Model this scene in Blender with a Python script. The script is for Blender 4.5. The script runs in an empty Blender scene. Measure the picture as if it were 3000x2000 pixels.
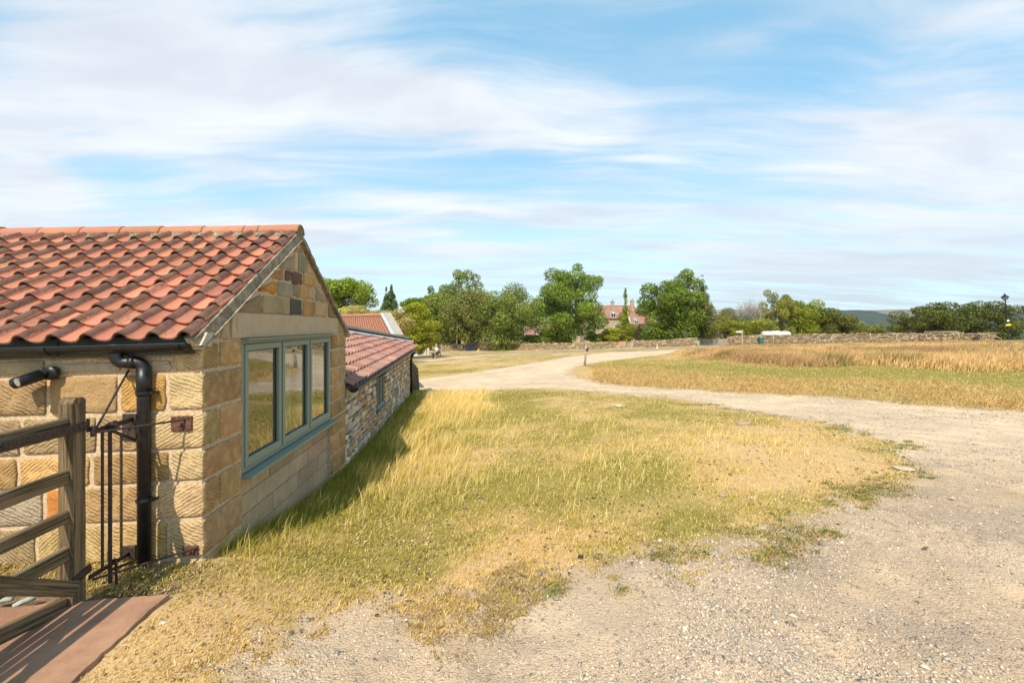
import bpy, math, random
import numpy as np
from mathutils import Vector, Matrix, Euler
R = math.radians
random.seed(7); rng = np.random.default_rng(11)
S = bpy.context.scene
COL = S.collection

# ------------------------------------------------------------------ camera, sky, sun
F = 1330.0; HV = 955.0; E = 1.75          # focal in photo pixels, horizon row, eye height
cam = bpy.data.cameras.new("camera"); camo = bpy.data.objects.new("camera", cam); COL.objects.link(camo)
camo.location = (0, 0, E); camo.rotation_euler = (R(90), 0, 0)
cam.sensor_width = 36; cam.lens = F / 3000 * 36; cam.shift_y = (1000 - HV) / 3000 * -1
cam.clip_start = 0.05; cam.clip_end = 20000
S.camera = camo
S.view_settings.view_transform = 'Standard'; S.view_settings.look = 'None'
S.view_settings.exposure = 0.45; S.view_settings.gamma = 1

SUNV = Vector((-0.19, -0.85, 1.0)).normalized()      # towards the sun
sun = bpy.data.lights.new("sun", 'SUN'); sun.energy = 4.5; sun.angle = R(0.5); sun.color = (1.0, 0.91, 0.77)
suno = bpy.data.objects.new("sun", sun); COL.objects.link(suno)
suno.rotation_euler = SUNV.to_track_quat('Z', 'Y').to_euler()


class X:
    """tiny expression wrapper round Math nodes"""
    def __init__(s, nt, v): s.nt = nt; s.v = v
    def _m(s, op, *a):
        n = s.nt.nodes.new('ShaderNodeMath'); n.operation = op
        for i, q in enumerate([s] + list(a)):
            q = q.v if isinstance(q, X) else q
            if isinstance(q, (int, float)): n.inputs[i].default_value = q
            else: s.nt.links.new(q, n.inputs[i])
        return X(s.nt, n.outputs[0])
    def __add__(s, o): return s._m('ADD', o)
    __radd__ = __add__
    def __sub__(s, o): return s._m('SUBTRACT', o)
    def __rsub__(s, o): return X(s.nt, o)._m('SUBTRACT', s)
    def __mul__(s, o): return s._m('MULTIPLY', o)
    __rmul__ = __mul__
    def __truediv__(s, o): return s._m('DIVIDE', o)
    def __pow__(s, o): return s._m('POWER', o)
    def __neg__(s): return s * -1
    def abs(s): return s._m('ABSOLUTE')
    def sin(s): return s._m('SINE')
    def exp(s): return s._m('EXPONENT')
    def mx(s, o): return s._m('MAXIMUM', o)
    def mn(s, o): return s._m('MINIMUM', o)
    def clamp(s): return s.mx(0.0).mn(1.0)
    def frac(s): return s._m('FRACT')
    def ss(s, a, b):
        n = s.nt.nodes.new('ShaderNodeMapRange'); n.interpolation_type = 'SMOOTHSTEP'
        s.nt.links.new(s.v, n.inputs[0]); n.inputs[1].default_value = a; n.inputs[2].default_value = b
        return X(s.nt, n.outputs[0])


class NT:
    def __init__(s, nt): s.nt = nt
    def node(s, t, **k):
        n = s.nt.nodes.new(t)
        for a, b in k.items(): setattr(n, a, b)
        return n
    def link(s, a, b): s.nt.links.new(a.v if isinstance(a, X) else a, b)
    def x(s, v): return X(s.nt, v)
    def sep(s, v):
        n = s.node('ShaderNodeSeparateXYZ'); s.link(v, n.inputs[0]); return [s.x(o) for o in n.outputs]
    def comb(s, a, b, c=0.0):
        n = s.node('ShaderNodeCombineXYZ')
        for i, q in enumerate((a, b, c)):
            if isinstance(q, (int, float)): n.inputs[i].default_value = q
            else: s.link(q, n.inputs[i])
        return n.outputs[0]
    def noise(s, vec, scale, detail=4, rough=0.55, dist=0.0, col=False):
        n = s.node('ShaderNodeTexNoise'); n.inputs['Scale'].default_value = scale
        n.inputs['Detail'].default_value = detail; n.inputs['Roughness'].default_value = rough
        n.inputs['Distortion'].default_value = dist
        if vec is not None: s.link(vec, n.inputs['Vector'])
        return n.outputs['Color'] if col else s.x(n.outputs[0])
    def voro(s, vec, scale, feature='F1', out='Distance', rnd=1.0):
        n = s.node('ShaderNodeTexVoronoi', feature=feature); n.inputs['Scale'].default_value = scale
        n.inputs['Randomness'].default_value = rnd
        if vec is not None: s.link(vec, n.inputs['Vector'])
        return s.x(n.outputs[out]) if out != 'Color' else n.outputs['Color']
    def mix(s, f, a, b, mode='MIX'):
        n = s.node('ShaderNodeMix', data_type='RGBA', blend_type=mode)
        for q, i in ((f, 0), (a, 6), (b, 7)):
            if isinstance(q, (int, float)): n.inputs[i].default_value = q
            elif isinstance(q, tuple): n.inputs[i].default_value = (*q[:3], 1)
            else: s.link(q, n.inputs[i])
        return n.outputs[2]
    def ramp(s, f, stops):
        n = s.node('ShaderNodeValToRGB'); s.link(f, n.inputs[0]); e = n.color_ramp.elements
        while len(e) < len(stops): e.new(0.5)
        for q, (p, c) in zip(e, stops): q.position = p; q.color = (*c, 1) if len(c) == 3 else c
        return n.outputs[0]
    def attr(s, name):
        n = s.node('ShaderNodeAttribute', attribute_name=name); return n
    def pos(s): return s.node('ShaderNodeTexCoord').outputs['Object']
    def bump(s, h, strength=0.5, dist=0.01, normal=None):
        n = s.node('ShaderNodeBump'); n.inputs['Strength'].default_value = strength; n.inputs['Distance'].default_value = dist
        s.link(h, n.inputs['Height'])
        if normal is not None: s.link(normal, n.inputs['Normal'])
        return n.outputs[0]


def material(name, build):
    m = bpy.data.materials.new(name); m.use_nodes = True
    nt = m.node_tree; b = nt.nodes['Principled BSDF']
    t = NT(nt); build(t, b); return m


# sky: Nishita blue with procedural cirrus on top of it
w = bpy.data.worlds.new("World"); S.world = w; w.use_nodes = True
t = NT(w.node_tree); bg = w.node_tree.nodes['Background']
sky = t.node('ShaderNodeTexSky', sky_type='NISHITA'); sky.sun_disc = False
sky.sun_elevation = math.asin(SUNV.z); sky.sun_rotation = math.atan2(SUNV.x, SUNV.y)
sky.air_density = 1.0; sky.dust_density = 0.6; sky.ozone_density = 1.6; sky.altitude = 200
gen = t.node('ShaderNodeTexCoord').outputs['Generated']
dx, dy, dz = t.sep(gen)
az = dx._m('ARCTAN2', dy); el = dz._m('ARCSINE')
pz = dz.mx(0.0) + 0.10
cp = t.comb(dx / pz, dy / pz, 0.0)
warpn = t.node('ShaderNodeTexNoise'); warpn.inputs['Scale'].default_value = 0.55; warpn.inputs['Detail'].default_value = 3
t.link(cp, warpn.inputs['Vector'])
wv = t.node('ShaderNodeVectorMath', operation='MULTIPLY_ADD'); t.link(warpn.outputs['Color'], wv.inputs[0])
wv.inputs[1].default_value = (.8, .8, 0); t.link(cp, wv.inputs[2])
mp = t.node('ShaderNodeMapping'); mp.inputs['Rotation'].default_value = (0, 0, R(-28)); mp.inputs['Scale'].default_value = (0.32, 1.15, 1)
t.link(wv.outputs[0], mp.inputs['Vector'])
n1 = t.noise(mp.outputs[0], 1.5, 9, 0.60)
mp2 = t.node('ShaderNodeMapping'); mp2.inputs['Rotation'].default_value = (0, 0, R(-20)); mp2.inputs['Scale'].default_value = (0.5, 1.2, 1)
mp2.inputs['Location'].default_value = (3.1, 7.7, 0)
t.link(wv.outputs[0], mp2.inputs['Vector'])
n2 = t.noise(mp2.outputs[0], 0.9, 6, 0.55)
mp3 = t.node('ShaderNodeMapping'); mp3.inputs['Rotation'].default_value = (0, 0, R(-24)); mp3.inputs['Scale'].default_value = (0.55, 3.4, 1)
t.link(wv.outputs[0], mp3.inputs['Vector'])
n3 = t.noise(mp3.outputs[0], 1.3, 10, 0.62, .25)
# banks of cloud, each an ellipse in the sky (azimuth, elevation, long, short, tilt, weight), degrees
def pxang(u, v):
    x = (u - 1500) / F; z = (HV - v) / F
    return math.atan2(x, 1), math.asin(z / math.sqrt(1 + x * x + z * z))
BANKS = [((150, 130), (700, 230), 110, 1.1), ((700, 230), (1500, 330), 60, .8), ((1200, 290), (2050, 420), 60, .95),
         ((0, 480), (150, 520), 130, .8), ((2450, 480), (3100, 520), 130, .55), ((2500, 180), (3200, 80), 190, .6),
         ((1000, 560), (1700, 640), 28, .5), ((250, 620), (1250, 675), 30, .55), ((1200, 60), (700, 20), 60, .35),
         ((2100, 130), (2450, 60), 25, .35), ((0, 780), (700, 760), 60, .25),
         ((2000, 800), (3000, 740), 50, .5), ((1100, 760), (2000, 740), 45, .38), ((100, 330), (900, 400), 60, .35)]
wob = (warpn_f := t.x(warpn.outputs[0])) - 0.5
azw = az + wob * 0.22; elw = el + (n2 - 0.5) * 0.10
cov = None
for (p0, p1, sh, wt) in BANKS:
    a0, e0 = pxang(*p0); a1, e1 = pxang(*p1)
    ca, ce = (a0 + a1) / 2, (e0 + e1) / 2
    ln = max(math.hypot(a1 - a0, e1 - e0) / 2, 0.03); th = math.atan2(e1 - e0, a1 - a0)
    pa = azw - ca; pe = elw - ce
    q = (pa * math.cos(th) + pe * math.sin(th)) * (0.75 / ln); r = (pe * math.cos(th) - pa * math.sin(th)) * (F / sh * .9)
    g = (-(q * q + r * r)).exp() * wt
    cov = g if cov is None else cov + g
veil = (0.42 - el).mx(0.0) * 0.9                        # thin veil thickening towards the horizon
dens = (cov * (n1 * .9 + n3 * 1.0 - .12) + veil * (n2 * 1.0 + n3 * .6) + (n1 - 0.46) * 1.2 + (n3 - 0.5) * 1.3 + (n2 - 0.5) * .5 + 0.13).clamp()
dens = dens.ss(-0.05, 0.95) * 0.93
shade = t.noise(mp2.outputs[0], 2.2, 5)
ccol = t.mix(shade.ss(0.35, 0.72), (6.5, 6.7, 6.95), (5.0, 5.3, 5.85))
lowc = t.mix((0.24 - el).ss(0.0, 0.24), ccol, (4.6, 5.2, 5.7))
skyc = t.mix(.62, t.mix(1.0, sky.outputs[0], (1.55, 2.02, 1.95), 'MULTIPLY'), t.mix(el.ss(0.0, 0.5), (4.1, 5.1, 5.9), (1.75, 3.95, 5.45)))
t.link(t.mix(dens, skyc, lowc), bg.inputs['Color'])
bg.inputs['Strength'].default_value = 0.113

# ------------------------------------------------------------------ helpers
def P(u, v, d): return Vector(((u - 1500) / F * d, d, E - (v - HV) / F * d))
def fr(x): return x - np.floor(x)
def vn(x, y, s=0):
    x = np.asarray(x, float); y = np.asarray(y, float); xi = np.floor(x); yi = np.floor(y); fx = x - xi; fy = y - yi
    fx = fx * fx * (3 - 2 * fx); fy = fy * fy * (3 - 2 * fy)
    h = lambda a, b: fr(np.sin(a * 127.1 + b * 311.7 + s * 74.7) * 43758.5453)
    return (h(xi, yi) * (1 - fx) + h(xi + 1, yi) * fx) * (1 - fy) + (h(xi, yi + 1) * (1 - fx) + h(xi + 1, yi + 1) * fx) * fy
def fbm(x, y, s=0, o=4):
    a = 0; k = 0.5; tot = 0
    for i in range(o): a = a + k * vn(x * 2 ** i, y * 2 ** i, s + i * 3); tot += k; k *= .5
    return a / tot
SC = np.array([-1.6, -1.2, -.7, -.4, -.2, 0, .15, .5, .75, 1.15, 1.6])
YR = np.array([.6, 1.3, 3.5, 7, 16, 30, 55, 75, 105, 150, 600, 7000.])
TB = np.array([
 [-1.75]*6 + [-1.75, -1.7, -1.7, -1.7, -1.7],
 [-1.75]*6 + [-1.75, -1.7, -1.7, -1.7, -1.7],
 [-1.75, -1.75, -1.75, -1.88, -1.85, -1.78, -1.75, -1.7, -1.7, -1.65, -1.6],
 [-2.1, -2.1, -2.3, -2.32, -2.2, -2.0, -1.9, -1.75, -1.7, -1.6, -1.6],
 [-2.7, -2.7, -2.7, -2.7, -2.6, -2.3, -2.15, -1.9, -1.8, -1.6, -1.6],
 [-3.4, -3.4, -3.4, -3.3, -3.2, -2.75, -2.5, -2.1, -1.9, -1.6, -1.6],
 [-4.6, -4.6, -4.6, -4.5, -4.2, -3.6, -3.3, -2.5, -2.2, -1.65, -1.6],
 [-5, -5, -5, -4.9, -4.7, -4.3, -4.0, -2.9, -2.5, -2.2, -2.2],
 [-5.4, -5.4, -5.4, -5.3, -5.2, -5.0, -4.8, -4.2, -4.2, -4.5, -4.5],
 [-6, -6, -6, -6, -6, -6, -6, -7, -9, -10, -10],
 [-10, -10, -10, -10, -12, -15, -20, -30, -40, -40, -40],
 [-30]*11])
_ly = np.log(YR)
def _axis(q, g):
    i = np.clip(np.searchsorted(g, q) - 1, 0, len(g) - 2)
    f = np.clip((q - g[i]) / (g[i + 1] - g[i]), 0, 1); return i, f
# resample the table finely and blur it, so that the slopes run smoothly into one another
_sg = np.linspace(-1.6, 1.6, 161); _lg = np.linspace(_ly[0], _ly[-1], 181)
_i, _f = _axis(_sg, SC); _j, _g = _axis(_lg, _ly)
_T = TB[:, _i] * (1 - _f) + TB[:, _i + 1] * _f
_T = _T[_j] * (1 - _g[:, None]) + _T[_j + 1] * _g[:, None]
for _ in range(10):
    _T = (np.pad(_T, ((1, 1), (0, 0)), 'edge')[:-2] + np.pad(_T, ((1, 1), (0, 0)), 'edge')[2:] + 2 * _T) / 4
    _T = (np.pad(_T, ((0, 0), (1, 1)), 'edge')[:, :-2] + np.pad(_T, ((0, 0), (1, 1)), 'edge')[:, 2:] + 2 * _T) / 4
def G(x, y):
    x = np.asarray(x, float); y = np.asarray(y, float)
    yy = np.maximum(y, 0.6); s = np.clip(x / np.maximum(y, 1.3), -1.6, 1.6)
    i, f = _axis(s, _sg); j, g = _axis(np.log(yy), _lg)
    z = (_T[j, i] * (1 - f) + _T[j, i + 1] * f) * (1 - g) + (_T[j + 1, i] * (1 - f) + _T[j + 1, i + 1] * f) * g
    amp = np.clip(np.hypot(x, y) / 60, 0.25, 1.5)
    return z + E + amp * 0.12 * (fbm(x * .25 + 9, y * .25, 5, 3) - .5) + .03 * (fbm(x * 1.6, y * 1.6, 8, 3) - .5)
def hit(u, v):
    d = np.geomspace(0.8, 3000, 6000); p = (u - 1500) / F * d; z = E - (v - HV) / F * d
    k = np.argmax(z < G(p, d)); k = k if k > 0 else len(d) - 1
    return float(p[k]), float(d[k])
def hitp(u, v):
    x, y = hit(u, v); return Vector((x, y, float(G(x, y))))

def link(o, parent=None):
    COL.objects.link(o)
    if parent is not None: o.parent = parent
    return o
def obj(name, V, Fc, mat, parent=None, cols=None, smooth=False, extra=None, mats=None, midx=None):
    me = bpy.data.meshes.new(name); me.from_pydata([tuple(v) for v in V], [], [tuple(f) for f in Fc]); 
    return fin(name, me, mat, parent, cols, smooth, extra, mats, midx)
def fin(name, me, mat, parent=None, cols=None, smooth=False, extra=None, mats=None, midx=None):
    if cols is not None:
        a = me.color_attributes.new('Col', 'FLOAT_COLOR', 'POINT')
        c = np.ones((len(me.vertices), 4), np.float32); c[:, :3] = np.asarray(cols, np.float32)[:, :3]
        a.data.foreach_set('color', c.ravel())
    for k, arr in (extra or {}).items():
        arr = np.asarray(arr, np.float32)
        if arr.ndim == 1:
            a = me.attributes.new(k, 'FLOAT', 'POINT'); a.data.foreach_set('value', arr)
        else:
            a = me.attributes.new(k, 'FLOAT_VECTOR', 'POINT'); a.data.foreach_set('vector', arr.ravel())
    for m in (mats or [mat]): me.materials.append(m)
    if midx is not None: me.polygons.foreach_set('material_index', np.asarray(midx, np.int32))
    if smooth: me.polygons.foreach_set('use_smooth', np.ones(len(me.polygons), bool))
    me.update()
    return link(bpy.data.objects.new(name, me), parent)
def npobj(name, V, Fa, mat, parent=None, cols=None, smooth=False, extra=None):
    """V (n,3), Fa (m,k) array of equal-sided faces"""
    me = bpy.data.meshes.new(name); V = np.asarray(V, np.float32); Fa = np.asarray(Fa, np.int32); m, k = Fa.shape
    me.vertices.add(len(V)); me.vertices.foreach_set('co', V.ravel())
    me.loops.add(m * k); me.loops.foreach_set('vertex_index', Fa.ravel())
    me.polygons.add(m); me.polygons.foreach_set('loop_start', np.arange(0, m * k, k, dtype=np.int32))
    me.update(calc_edges=True)
    return fin(name, me, mat, parent, cols, smooth, extra)
def thing(name, label, cat, loc=(0, 0, 0), rz=0.0, group=None):
    o = bpy.data.objects.new(name, None); COL.objects.link(o); o.empty_display_size = .2
    o.location = loc; o.rotation_euler = (0, 0, rz); tag(o, label, cat, group); return o
def tag(o, label, cat, group=None):
    o['label'] = label; o['category'] = cat
    if group: o['group'] = group
    return o
def struct(o): o['kind'] = 'structure'; return o
def stuff(o, label, cat):
    o['kind'] = 'stuff'; o['label'] = label; o['category'] = cat; return o

class MB:
    """collects shapes, with a colour for every vertex, into one mesh"""
    def __init__(s): s.V = []; s.F = []; s.C = []; s.st = []; s.M = []
    def add(s, V, Fc, c=(1, 1, 1), st=None, m=0):
        n = len(s.V); s.V += [Vector(v) for v in V]; s.F += [tuple(i + n for i in f) for f in Fc]
        s.C += [c] * len(V); s.st += (st if st else [(0, 0, 0)] * len(V)); s.M += [m] * len(Fc)
    def box(s, x0, x1, y0, y1, z0, z1, c=(1, 1, 1), m=0, b=0.0):
        if b > 0:
            V = []; 
            for z, i in ((z0, b), (z0 + b, 0), (z1 - b, 0), (z1, b)):
                xa, xb, ya, yb = x0 + i, x1 - i, y0 + i, y1 - i
                k = b if i == 0 else 0
                V += [(xa + k, ya, z), (xb - k, ya, z), (xb, ya + k, z), (xb, yb - k, z), (xb - k, yb, z), (xa + k, yb, z), (xa, yb - k, z), (xa, ya + k, z)] if i == 0 else \
                     [(xa, ya, z), (xb, ya, z), (xb, ya, z), (xb, yb, z), (xb, yb, z), (xa, yb, z), (xa, yb, z), (xa, ya, z)]
            Fc = [tuple(range(7, -1, -1)), tuple(range(24, 32))]
            for r in range(3):
                for k in range(8): Fc.append((r * 8 + k, r * 8 + (k + 1) % 8, r * 8 + 8 + (k + 1) % 8, r * 8 + 8 + k))
            s.add(V, Fc, c, m=m); return
        V = [(x0, y0, z0), (x1, y0, z0), (x1, y1, z0), (x0, y1, z0), (x0, y0, z1), (x1, y0, z1), (x1, y1, z1), (x0, y1, z1)]
        s.add(V, [(3, 2, 1, 0), (4, 5, 6, 7), (0, 1, 5, 4), (1, 2, 6, 5), (2, 3, 7, 6), (3, 0, 4, 7)], c, m=m)
    def prism(s, poly, ax, a0, a1, c=(1, 1, 1), m=0):
        """poly of 2-D points extruded along axis ax from a0 to a1"""
        n = len(poly); V = []
        for a in (a0, a1):
            for (p, q) in poly: V.append({0: (a, p, q), 1: (p, a, q), 2: (p, q, a)}[ax])
        Fc = [tuple(range(n - 1, -1, -1)), tuple(range(n, 2 * n))] + [(i, (i + 1) % n, n + (i + 1) % n, n + i) for i in range(n)]
        s.add(V, Fc, c, m=m)
    def quadbar(s, a, b, w, h, c=(1, 1, 1), up=Vector((0, 0, 1)), m=0):
        a = Vector(a); b = Vector(b); d = (b - a).normalized(); sd = d.cross(up)
        sd = sd.normalized() if sd.length > 1e-4 else Vector((1, 0, 0)); u2 = sd.cross(d)
        V = [p + sd * (i * w / 2) + u2 * (j * h / 2) for p in (a, b) for i, j in ((-1, -1), (1, -1), (1, 1), (-1, 1))]
        s.add(V, [(3, 2, 1, 0), (4, 5, 6, 7), (0, 1, 5, 4), (1, 2, 6, 5), (2, 3, 7, 6), (3, 0, 4, 7)], c, m=m)
    def tube(s, pts, rad, n=10, c=(1, 1, 1), m=0):
        pts = [Vector(p) for p in pts]; V = []; prev = None
        rad = rad if isinstance(rad, (list, tuple)) else [rad] * len(pts)
        for i, p in enumerate(pts):
            d = (pts[min(i + 1, len(pts) - 1)] - pts[max(i - 1, 0)]).normalized()
            if prev is None: prev = Vector((0, 0, 1)) if abs(d.z) < .9 else Vector((1, 0, 0))
            a = d.cross(prev).normalized(); b = a.cross(d); prev = b
            for k in range(n):
                t_ = 2 * math.pi * k / n; V.append(p + (a * math.cos(t_) + b * math.sin(t_)) * rad[i])
        Fc = [tuple(range(n)), tuple(range(len(pts) * n - 1, len(pts) * n - n - 1, -1))]
        for i in range(len(pts) - 1):
            for k in range(n): Fc.append((i * n + k, i * n + n + k, i * n + n + (k + 1) % n, i * n + (k + 1) % n))
        s.add(V, Fc, c, m=m)
    def lathe(s, prof, n=16, c=(1, 1, 1), o=(0, 0, 0), sc=(1, 1)):
        V = []; o = Vector(o)
        for r, z in prof:
            for k in range(n):
                a = 2 * math.pi * k / n; V.append(o + Vector((r * math.cos(a) * sc[0], r * math.sin(a) * sc[1], z)))
        Fc = [(i * n + k, i * n + (k + 1) % n, i * n + n + (k + 1) % n, i * n + n + k) for i in range(len(prof) - 1) for k in range(n)]
        Fc += [tuple(range(n - 1, -1, -1)), tuple(range((len(prof) - 1) * n, len(prof) * n))]
        s.add(V, Fc, c)
    def xf(s, f): s.V = [Vector(f(v)) for v in s.V]; return s
    def build(s, name, mat, parent=None, smooth=False, mats=None):
        extra = {'st': np.array(s.st)} if any(q != (0, 0, 0) for q in s.st) else None
        return obj(name, s.V, s.F, mat, parent, np.array(s.C) if s.C else None, smooth, extra, mats, s.M if mats else None)

def jit(c, a=.12, v=.15):
    k = 1 + random.uniform(-v, v); return tuple(max(.005, q * k * (1 + random.uniform(-a, a) * .5)) for q in c)

# ------------------------------------------------------------------ materials
def m_plain(name, col, rough=.6, metal=0.0, nz=30, amt=.25, bump=.2, bd=.002, spec=.5):
    def f(t, b):
        n = t.noise(t.pos(), nz, 5, .6)
        d = tuple(c * (1 - amt) for c in col); l = tuple(min(1, c * (1 + amt)) for c in col)
        t.link(t.mix(n.ss(.3, .7), d, l), b.inputs['Base Color'])
        b.inputs['Roughness'].default_value = rough; b.inputs['Metallic'].default_value = metal
        b.inputs['Specular IOR Level'].default_value = spec
        if bump: t.link(t.bump(n, bump, bd), b.inputs['Normal'])
    return material(name, f)
def m_attr(name, rough=.85, nz=40, amt=.35, bump=.5, bd=.004, tint=(1, 1, 1), big=2.5):
    def f(t, b):
        p = t.pos(); n = t.noise(p, nz, 6, .65); n2 = t.noise(p, big, 4, .6)
        k = (n - .5) * (2 * amt) + (n2 - .5) * .5 + 1
        c = t.mix(1.0, t.attr('Col').outputs['Color'], t.comb(k * tint[0], k * tint[1], k * tint[2]), 'MULTIPLY')
        t.link(c, b.inputs['Base Color']); b.inputs['Roughness'].default_value = rough
        b.inputs['Specular IOR Level'].default_value = .25
        if bump: t.link(t.bump(n, bump, bd), b.inputs['Normal'])
    return material(name, f)
def f_stone(t, b):
    p = t.pos(); st = t.attr('st').outputs['Vector']; a, z, k = t.sep(st)
    nn = t.noise(p, 9, 4); fine = t.noise(p, 70, 6, .7); big = t.noise(p, 3.2, 5, .6)
    chev = k.abs().ss(.99, 1.01)
    aa = a * (1 - chev) + a.abs() * chev
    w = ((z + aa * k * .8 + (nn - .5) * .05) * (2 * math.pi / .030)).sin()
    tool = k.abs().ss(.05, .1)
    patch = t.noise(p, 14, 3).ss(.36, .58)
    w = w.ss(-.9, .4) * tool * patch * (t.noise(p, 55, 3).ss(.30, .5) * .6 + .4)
    h = w * .38 + fine * .65 + t.noise(p, 25, 4) * .7
    kk = (fine - .5) * .7 + (big - .5) * 1.1 + 1.0
    c = t.mix(1.0, t.attr('Col').outputs['Color'], t.comb(kk * 1.02, kk, kk * .97), 'MULTIPLY')
    grooveshade = 1.0 - (1.0 - w) * tool * patch * .26              # chisel-groove shading put into the colour; bump hardly shows on the shaded gable
    c = t.mix(1.0, c, t.comb(grooveshade, grooveshade, grooveshade), 'MULTIPLY')
    spots = t.noise(p, 26, 5, .7).ss(.64, .72) * .45
    c = t.mix(spots, c, (.09, .075, .055))
    pale = t.noise(p, 7, 5, .7).ss(.60, .75) * .4
    c = t.mix(pale, c, (.50, .41, .27))
    t.link(c, b.inputs['Base Color']); b.inputs['Roughness'].default_value = .95; b.inputs['Specular IOR Level'].default_value = .1
    t.link(t.bump(h, 1.0, .018), b.inputs['Normal'])
M = {}
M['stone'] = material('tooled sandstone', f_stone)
M['mortar'] = m_plain('lime mortar', (.52, .39, .25), .95, nz=45, amt=.25, bump=.8, bd=.006, spec=.1)
M['rubble'] = m_attr('rubble stone', .95, 28, .45, .8, .012)
M['joint'] = m_plain('earthy rubble joint', (.13, .10, .07), .95, nz=25, amt=.35, bump=.6, bd=.01, spec=.1)
def f_tile(t, b):
    p = t.pos(); st = t.attr('st').outputs['Vector']; a, z, k = t.sep(st)     # a = height on the roll, z = tile age
    n = t.noise(p, 38, 6, .72); n2 = t.noise(p, 7, 5, .65); n3 = t.noise(p, 2.2, 4, .6)
    kk = (n - .5) * .35 + (n2 - .5) * .4 + 1
    c = t.mix(1.0, t.attr('Col').outputs['Color'], t.comb(kk, kk * .97, kk * .93), 'MULTIPLY')
    lich = (a.ss(.010, .036) * .50 + z * .30 + n * .85 + n2 * .75 + n3 * .4).ss(1.24, 1.54) * .80
    c = t.mix(lich, c, t.mix(n2.ss(.4, .6), (.040, .030, .027), (.10, .072, .055)))
    sp = t.noise(p, 55, 4, .6).ss(.70, .74) * (n2.ss(.5, .6))
    c = t.mix(sp * .7, c, (.50, .43, .33))
    t.link(c, b.inputs['Base Color']); b.inputs['Roughness'].default_value = .85; b.inputs['Specular IOR Level'].default_value = .2
    t.link(t.bump(n + lich * .5, .45, .004), b.inputs['Normal'])
M['tile'] = material('clay pantile', f_tile)
M['verge'] = material('weathered verge mortar', lambda t, b: (
    t.link(t.mix(t.noise(t.pos(), 14, 6, .7).ss(.42, .6), t.mix(t.noise(t.pos(), 60, 4).ss(.4, .6), (.13, .10, .062), (.25, .19, .12)), (.34, .27, .185)), b.inputs['Base Color']),
    t.link(t.bump(t.noise(t.pos(), 45, 5, .7), .9, .01), b.inputs['Normal']), setattr(b.inputs['Roughness'], 'default_value', .95)))
M['bed'] = material('lichened ridge bedding', lambda t, b: (
    t.link(t.mix(t.noise(t.pos(), 42, 5, .7).ss(.55, .62), t.mix(t.noise(t.pos(), 9, 5).ss(.4, .6), (.10, .075, .035), (.21, .17, .10)), (.52, .47, .35)), b.inputs['Base Color']),
    t.link(t.bump(t.noise(t.pos(), 45, 5, .7), 1.0, .012), b.inputs['Normal']), setattr(b.inputs['Roughness'], 'default_value', .95)))
M['lintel'] = material('sawn sandstone lintel', lambda t, b: (
    t.link(t.mix(t.noise(t.comb(*[q * s for q, s in zip(t.sep(t.pos()), (1, 9, 1.0))]), 1.6, 5, .6).ss(.58, .72), 
                 t.mix(t.noise(t.pos(), 6, 6, .7), (.40, .28, .17), (.54, .40, .25)), (.36, .18, .12)), b.inputs['Base Color']),
    t.link(t.bump(t.noise(t.pos(), 90, 4), .5, .003), b.inputs['Normal']), setattr(b.inputs['Roughness'], 'default_value', .95)))
M['ashlar'] = m_attr('sawn ashlar', .95, 12, .3, .3, .004)
M['sage'] = m_plain('sage green paint', (.205, .235, .185), .45, nz=60, amt=.06, bump=.1, bd=.0005)
M['dark_sage'] = m_plain('dark green fascia paint', (.035, .055, .05), .5, nz=20, amt=.3, bump=.1, bd=.001)
M['black'] = m_plain('black plastic', (.010, .010, .011), .42, nz=15, amt=.5, bump=.05, bd=.001)
M['iron'] = m_plain('rusty iron', (.055, .036, .028), .62, .35, nz=70, amt=.6, bump=.4, bd=.001)
M['rust'] = m_plain('rusty plate', (.11, .045, .028), .8, .1, nz=45, amt=.6, bump=.5, bd=.002)
M['seal'] = m_plain('black glazing seal', (.01, .01, .011), .4, nz=10, amt=.1, bump=0)
M['curtain'] = m_plain('white curtain cloth', (.75, .73, .68), .9, nz=8, amt=.05, bump=0)
M['void'] = m_plain('dark interior plaster', (.06, .05, .045), .9, nz=3, amt=.2, bump=0)
def f_glass(t, b):
    nt = t.nt; out = [n for n in nt.nodes if n.type == 'OUTPUT_MATERIAL'][0]
    gl = t.node('ShaderNodeBsdfGlossy'); gl.inputs['Roughness'].default_value = 0.0; gl.inputs['Color'].default_value = (.95, .97, .96, 1)
    tr = t.node('ShaderNodeBsdfTransparent'); tr.inputs['Color'].default_value = (.72, .78, .75, 1)
    fz = t.node('ShaderNodeFresnel'); fz.inputs['IOR'].default_value = 1.9
    wv = t.noise(t.pos(), 1.3, 2); nb = t.bump(wv, .25, .01); t.link(nb, gl.inputs['Normal'])
    mx = t.node('ShaderNodeMixShader'); t.link((t.x(fz.outputs[0]) * 1.5 + .05).clamp(), mx.inputs[0])
    t.link(tr.outputs[0], mx.inputs[1]); t.link(gl.outputs[0], mx.inputs[2]); t.link(mx.outputs[0], out.inputs['Surface'])
M['glass'] = material('double glazing', f_glass)
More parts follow.
